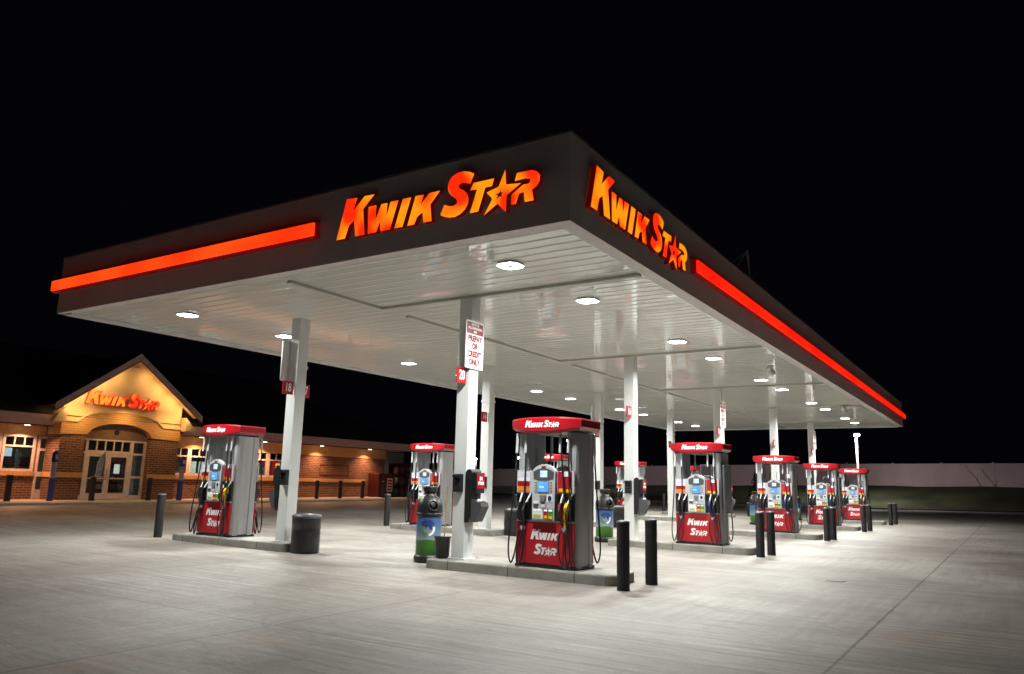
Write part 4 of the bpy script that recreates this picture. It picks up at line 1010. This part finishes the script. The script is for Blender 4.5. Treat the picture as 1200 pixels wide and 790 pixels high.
# store bollards and posts
sb0 = bollard(.98, .11); first = True
for k, (x, lb) in enumerate(((5.82, 'black bollard before the store window left of the entrance'), (9.03, 'black bollard at the left side of the store entrance, below a pale leaf sign'), (11.55, 'black bollard at the right side of the store entrance'),
    (21.4, 'black bollard before the blank store wall, leftmost of the four there'), (23.15, 'black bollard before the blank store wall, second of the four there'), (24.95, 'black bollard before the blank store wall, third of the four there'), (26.75, 'black bollard before the dark red machine at the store end'))):
    o = sb0 if first else copy_tree(sb0); first = False; o.location = (x, 27.0, side_z(x)); tag(o, lb, 'bollard', 'black bollards along the store front')
for x, lb in ((7.38, 'tall blue and grey sign post left of the store entrance'), (13.05, 'tall blue and grey sign post right of the store entrance')):
    t = thing('sign_post', lb, 'sign post', (x, 27.0, side_z(x)), 0, 'blue sign posts by the store entrance')
    mb = MB(); mb.lathe([(.12, 0), (.12, .88)], 16, 'blue_post'); mb.build('lower_sleeve', t)
    mb = MB(); mb.lathe([(.105, .88), (.105, 1.5)], 16, 'post_grey'); mb.build('grey_sleeve', t)
    mb = MB(); mb.lathe([(.12, 1.5), (.12, 1.86), (.09, 1.94), (.03, 1.97)], 16, 'blue_post'); mb.box(-.05, .05, -.128, -.118, 1.62, 1.80, 'vinyl_white'); mb.build('upper_sleeve', t)
t = thing('feather_sign', 'pale leaf shaped sign on a pole before the left entrance door', 'sign', (9.14, 26.86, side_z(9)+.98))
mb = MB(); mb.prism([(-.15, 0), (.11, .0), (.16, .5), (.20, 1.0), (.15, 1.0), (-.02, .82), (-.10, .5)], 'y', -.012, .012, 'housing'); mb.build('blade', t)
mb = MB(); mb.box(-.04, .02, -.016, -.012, .08, .13, 'vinyl_white'); mb.box(-.01, .06, -.016, -.012, .26, .33, 'vinyl_white'); mb.build('print', t)
# machines at the end of the store
t = thing('ice_chest', 'dark red ice machine with a white and red label, store end', 'ice machine', (27.3, 27.9, side_z(27)))
mb = MB(); mb.box(0, 1.5, 0, .9, 0, 1.45, 'chest_red', .03); mb.build('cabinet', t)
mb = MB(); mb.box(.75, 1.25, -.012, -.002, .35, 1.15, 'vinyl_white'); 
for k in range(4): mb.box(.79, 1.21, -.016, -.0125, .42+.18*k, .54+.18*k, 'red_paint')
mb.build('label_panel', t)
t = thing('gas_cylinder_cage', 'dark red cylinder cage beside the ice machine at the store end', 'cage', (29.3, 28.1, side_z(29)))
mb = MB()
for k in range(8): mb.box(.25*k, .25*k+.03, 0, .03, 0, 2.1, 'chest_red')
for z in (0, .7, 1.4, 2.07): mb.box(0, 1.8, .031, .06, z, z+.05, 'chest_red')
for z in (0, .7, 1.4, 2.07): mb.box(0, 1.8, .06, .8, z, z+.03, 'chest_red')
mb.box(0, 1.8, .8, .83, 0, 2.1, 'chest_red'); mb.build('frame', t)
for a in range(3):
    for z in (.05, .75, 1.45): mb = MB(); mb.lathe([(.15, 0), (.19, .05), (.19, .36), (.12, .45), (.06, .47), (.06, .52)], 14, 'mid_grey', (.3+.55*a, .42)); o = mb.build('gas_cylinder', t, (0, 0, z))
t = thing('annex', 'dim grey annex wall behind the end of the store', 'building', (29.02, 33.0, .3))
mb = MB(); mb.box(0, 6.5, 0, 6, 0, 3.3, 'steel_inner'); mb.build('wall', t)
t = thing('wall_lamp', 'bright white lamp on the annex wall at the store end', 'lamp', (32.4, 32.98, 3.15))
mb = MB(); mb.box(-.15, .15, -.12, 0, 0, .30, 'dark_grey', .01); mb.build('case', t)
mb = MB(); mb.box(-.13, .13, -.15, -.121, .02, .27, 'pole_lens'); mb.build('lens', t)
lamp_area('wall_lamp_beam', (0, -.2, .1), .2, 30, (.95, 1, .95), (0, -.6, -1), t)

# ------------------------------------------------------------------ fence, lamps, planting
F = thing('fence', 'long pale panel fence along the top of the grass bank', 'fence', (FX, 0, 0))
fy = [-45+4.15*k for k in range(32)]
for a, b in zip(fy, fy[1:]):
    za, zb = fence_base(a), fence_base(b); mb = MB(); H = 2.12
    vs = [(x, y, z) for x in (-.04, .04) for (y, z) in ((a+.07, za-.1), (b-.07, zb-.1), (b-.07, zb+H), (a+.07, za+H))]
    mb.add(vs, [(0, 1, 2, 3), (4, 7, 6, 5), (0, 4, 5, 1), (1, 5, 6, 2), (2, 6, 7, 3), (3, 7, 4, 0)], 'fence'); mb.build('panel', F)
for a in fy:
    z = fence_base(a); mb = MB(); mb.box(-.07, .07, a-.068, a+.068, z-.2, z+2.17, 'fence'); mb.box(-.09, .09, a-.085, a+.085, z+2.17, z+2.21, 'fence'); mb.build('post', F)
def lamp_post(x, y, z0, zh, lab, power, aim=(-1, 0, -.6)):
    t = thing('lamp_post', lab, 'street lamp', (x, y, z0), math.atan2(aim[1], aim[0]), 'tall lot lamps beyond the canopy')
    h = zh-z0; mb = MB(); mb.tube([(0, 0, 0), (0, 0, h)], .11, 'steel_pole', 10, r2=.08); mb.build('pole', t)
    mb = MB(); mb.box(.05, .75, -.18, .18, h-.03, h+.08, 'steel_pole', .02); mb.build('lamp_head', t)
    mb = MB(); mb.box(.15, .76, -.17, .17, h-.17, h-.032, 'pole_lens'); mb.build('lens', t)
    if power: lamp_area('lamp_beam', (.46, 0, h-.19), .3, power, (1, .86, .84), (-.7, 0, -1), t)
def along(u, v, d):
    r = (fw+r2*((u-600)/FOC)-u2*((v-395)/FOC)); r = r/Vector((r.x, r.y)).length
    return CAM+r*d
LP = [(1003, 509, 70, 'bright lot lamp on a tall white pole right of the canopy', 1500), (668, 516, 78, 'bright lot lamp seen over the nearest pump', 500),
      (610, 536, 100, 'small lot lamp glowing just left of the nearest pump', 0), (558, 537, 96, 'small lot lamp glowing right beside the nearest column', 0)]
# positions above are pole tops taken from sight lines, each at its own distance
for u, v, d, lb, pw in LP:
    p = along(u, v, d); bz = gz(p.x, p.y)+(.9 if d < 80 else .3); lamp_post(p.x, p.y, bz, p.z, lb, pw, (-1, -.3, 0))
# small dark evergreen in front of the fence
p = along(889, 588, 62); T_ = thing('evergreen_shrub', 'small dark evergreen before the fence, left of the third pump', 'shrub', (p.x, p.y, gz(p.x, p.y)+.4))
mb = MB(); mb.tube([(0, 0, 0), (0, 0, 2.6)], .06, 'bark', 8, r2=.02); mb.build('trunk', T_)
mb = MB()
for k in range(900):
    h = random.random()**1.3; r = (.85*(1-h)+.05)*random.uniform(.4, 1); a = random.random()*2*PI; c = Vector((r*math.cos(a), r*math.sin(a), .15+2.6*h)); s_ = random.uniform(.05, .11)
    d1 = Vector((random.gauss(0, 1), random.gauss(0, 1), random.gauss(0, .5))).normalized()*s_; d2 = Vector((random.gauss(0, 1), random.gauss(0, 1), random.gauss(0, 1))).normalized()*s_*.6
    mb.add([c-d1, c+d2, c+d1, c-d2], [(0, 1, 2, 3)], 'leafy')
mb.build('crown', T_)
p0 = Vector((72.6, -2.7, 1.9)); T_ = thing('bare_sapling', 'thin bare leaning sapling before the fence at the right', 'sapling', p0)
mb = MB(); mb.tube(spline([(0, 0, -.2), (.05, .35, .7), (.1, .75, 1.4), (.1, 1.35, 2.3)], 5), .045, 'bark', 7, r2=.015); mb.build('trunk', T_)
mb = MB(); mb.tube([(.06, .45, .9), (.1, .4, 1.5)], .015, 'bark', 5); mb.tube([(.1, .8, 1.5), (.1, 1.25, 1.75)], .012, 'bark', 5); mb.build('twig', T_)
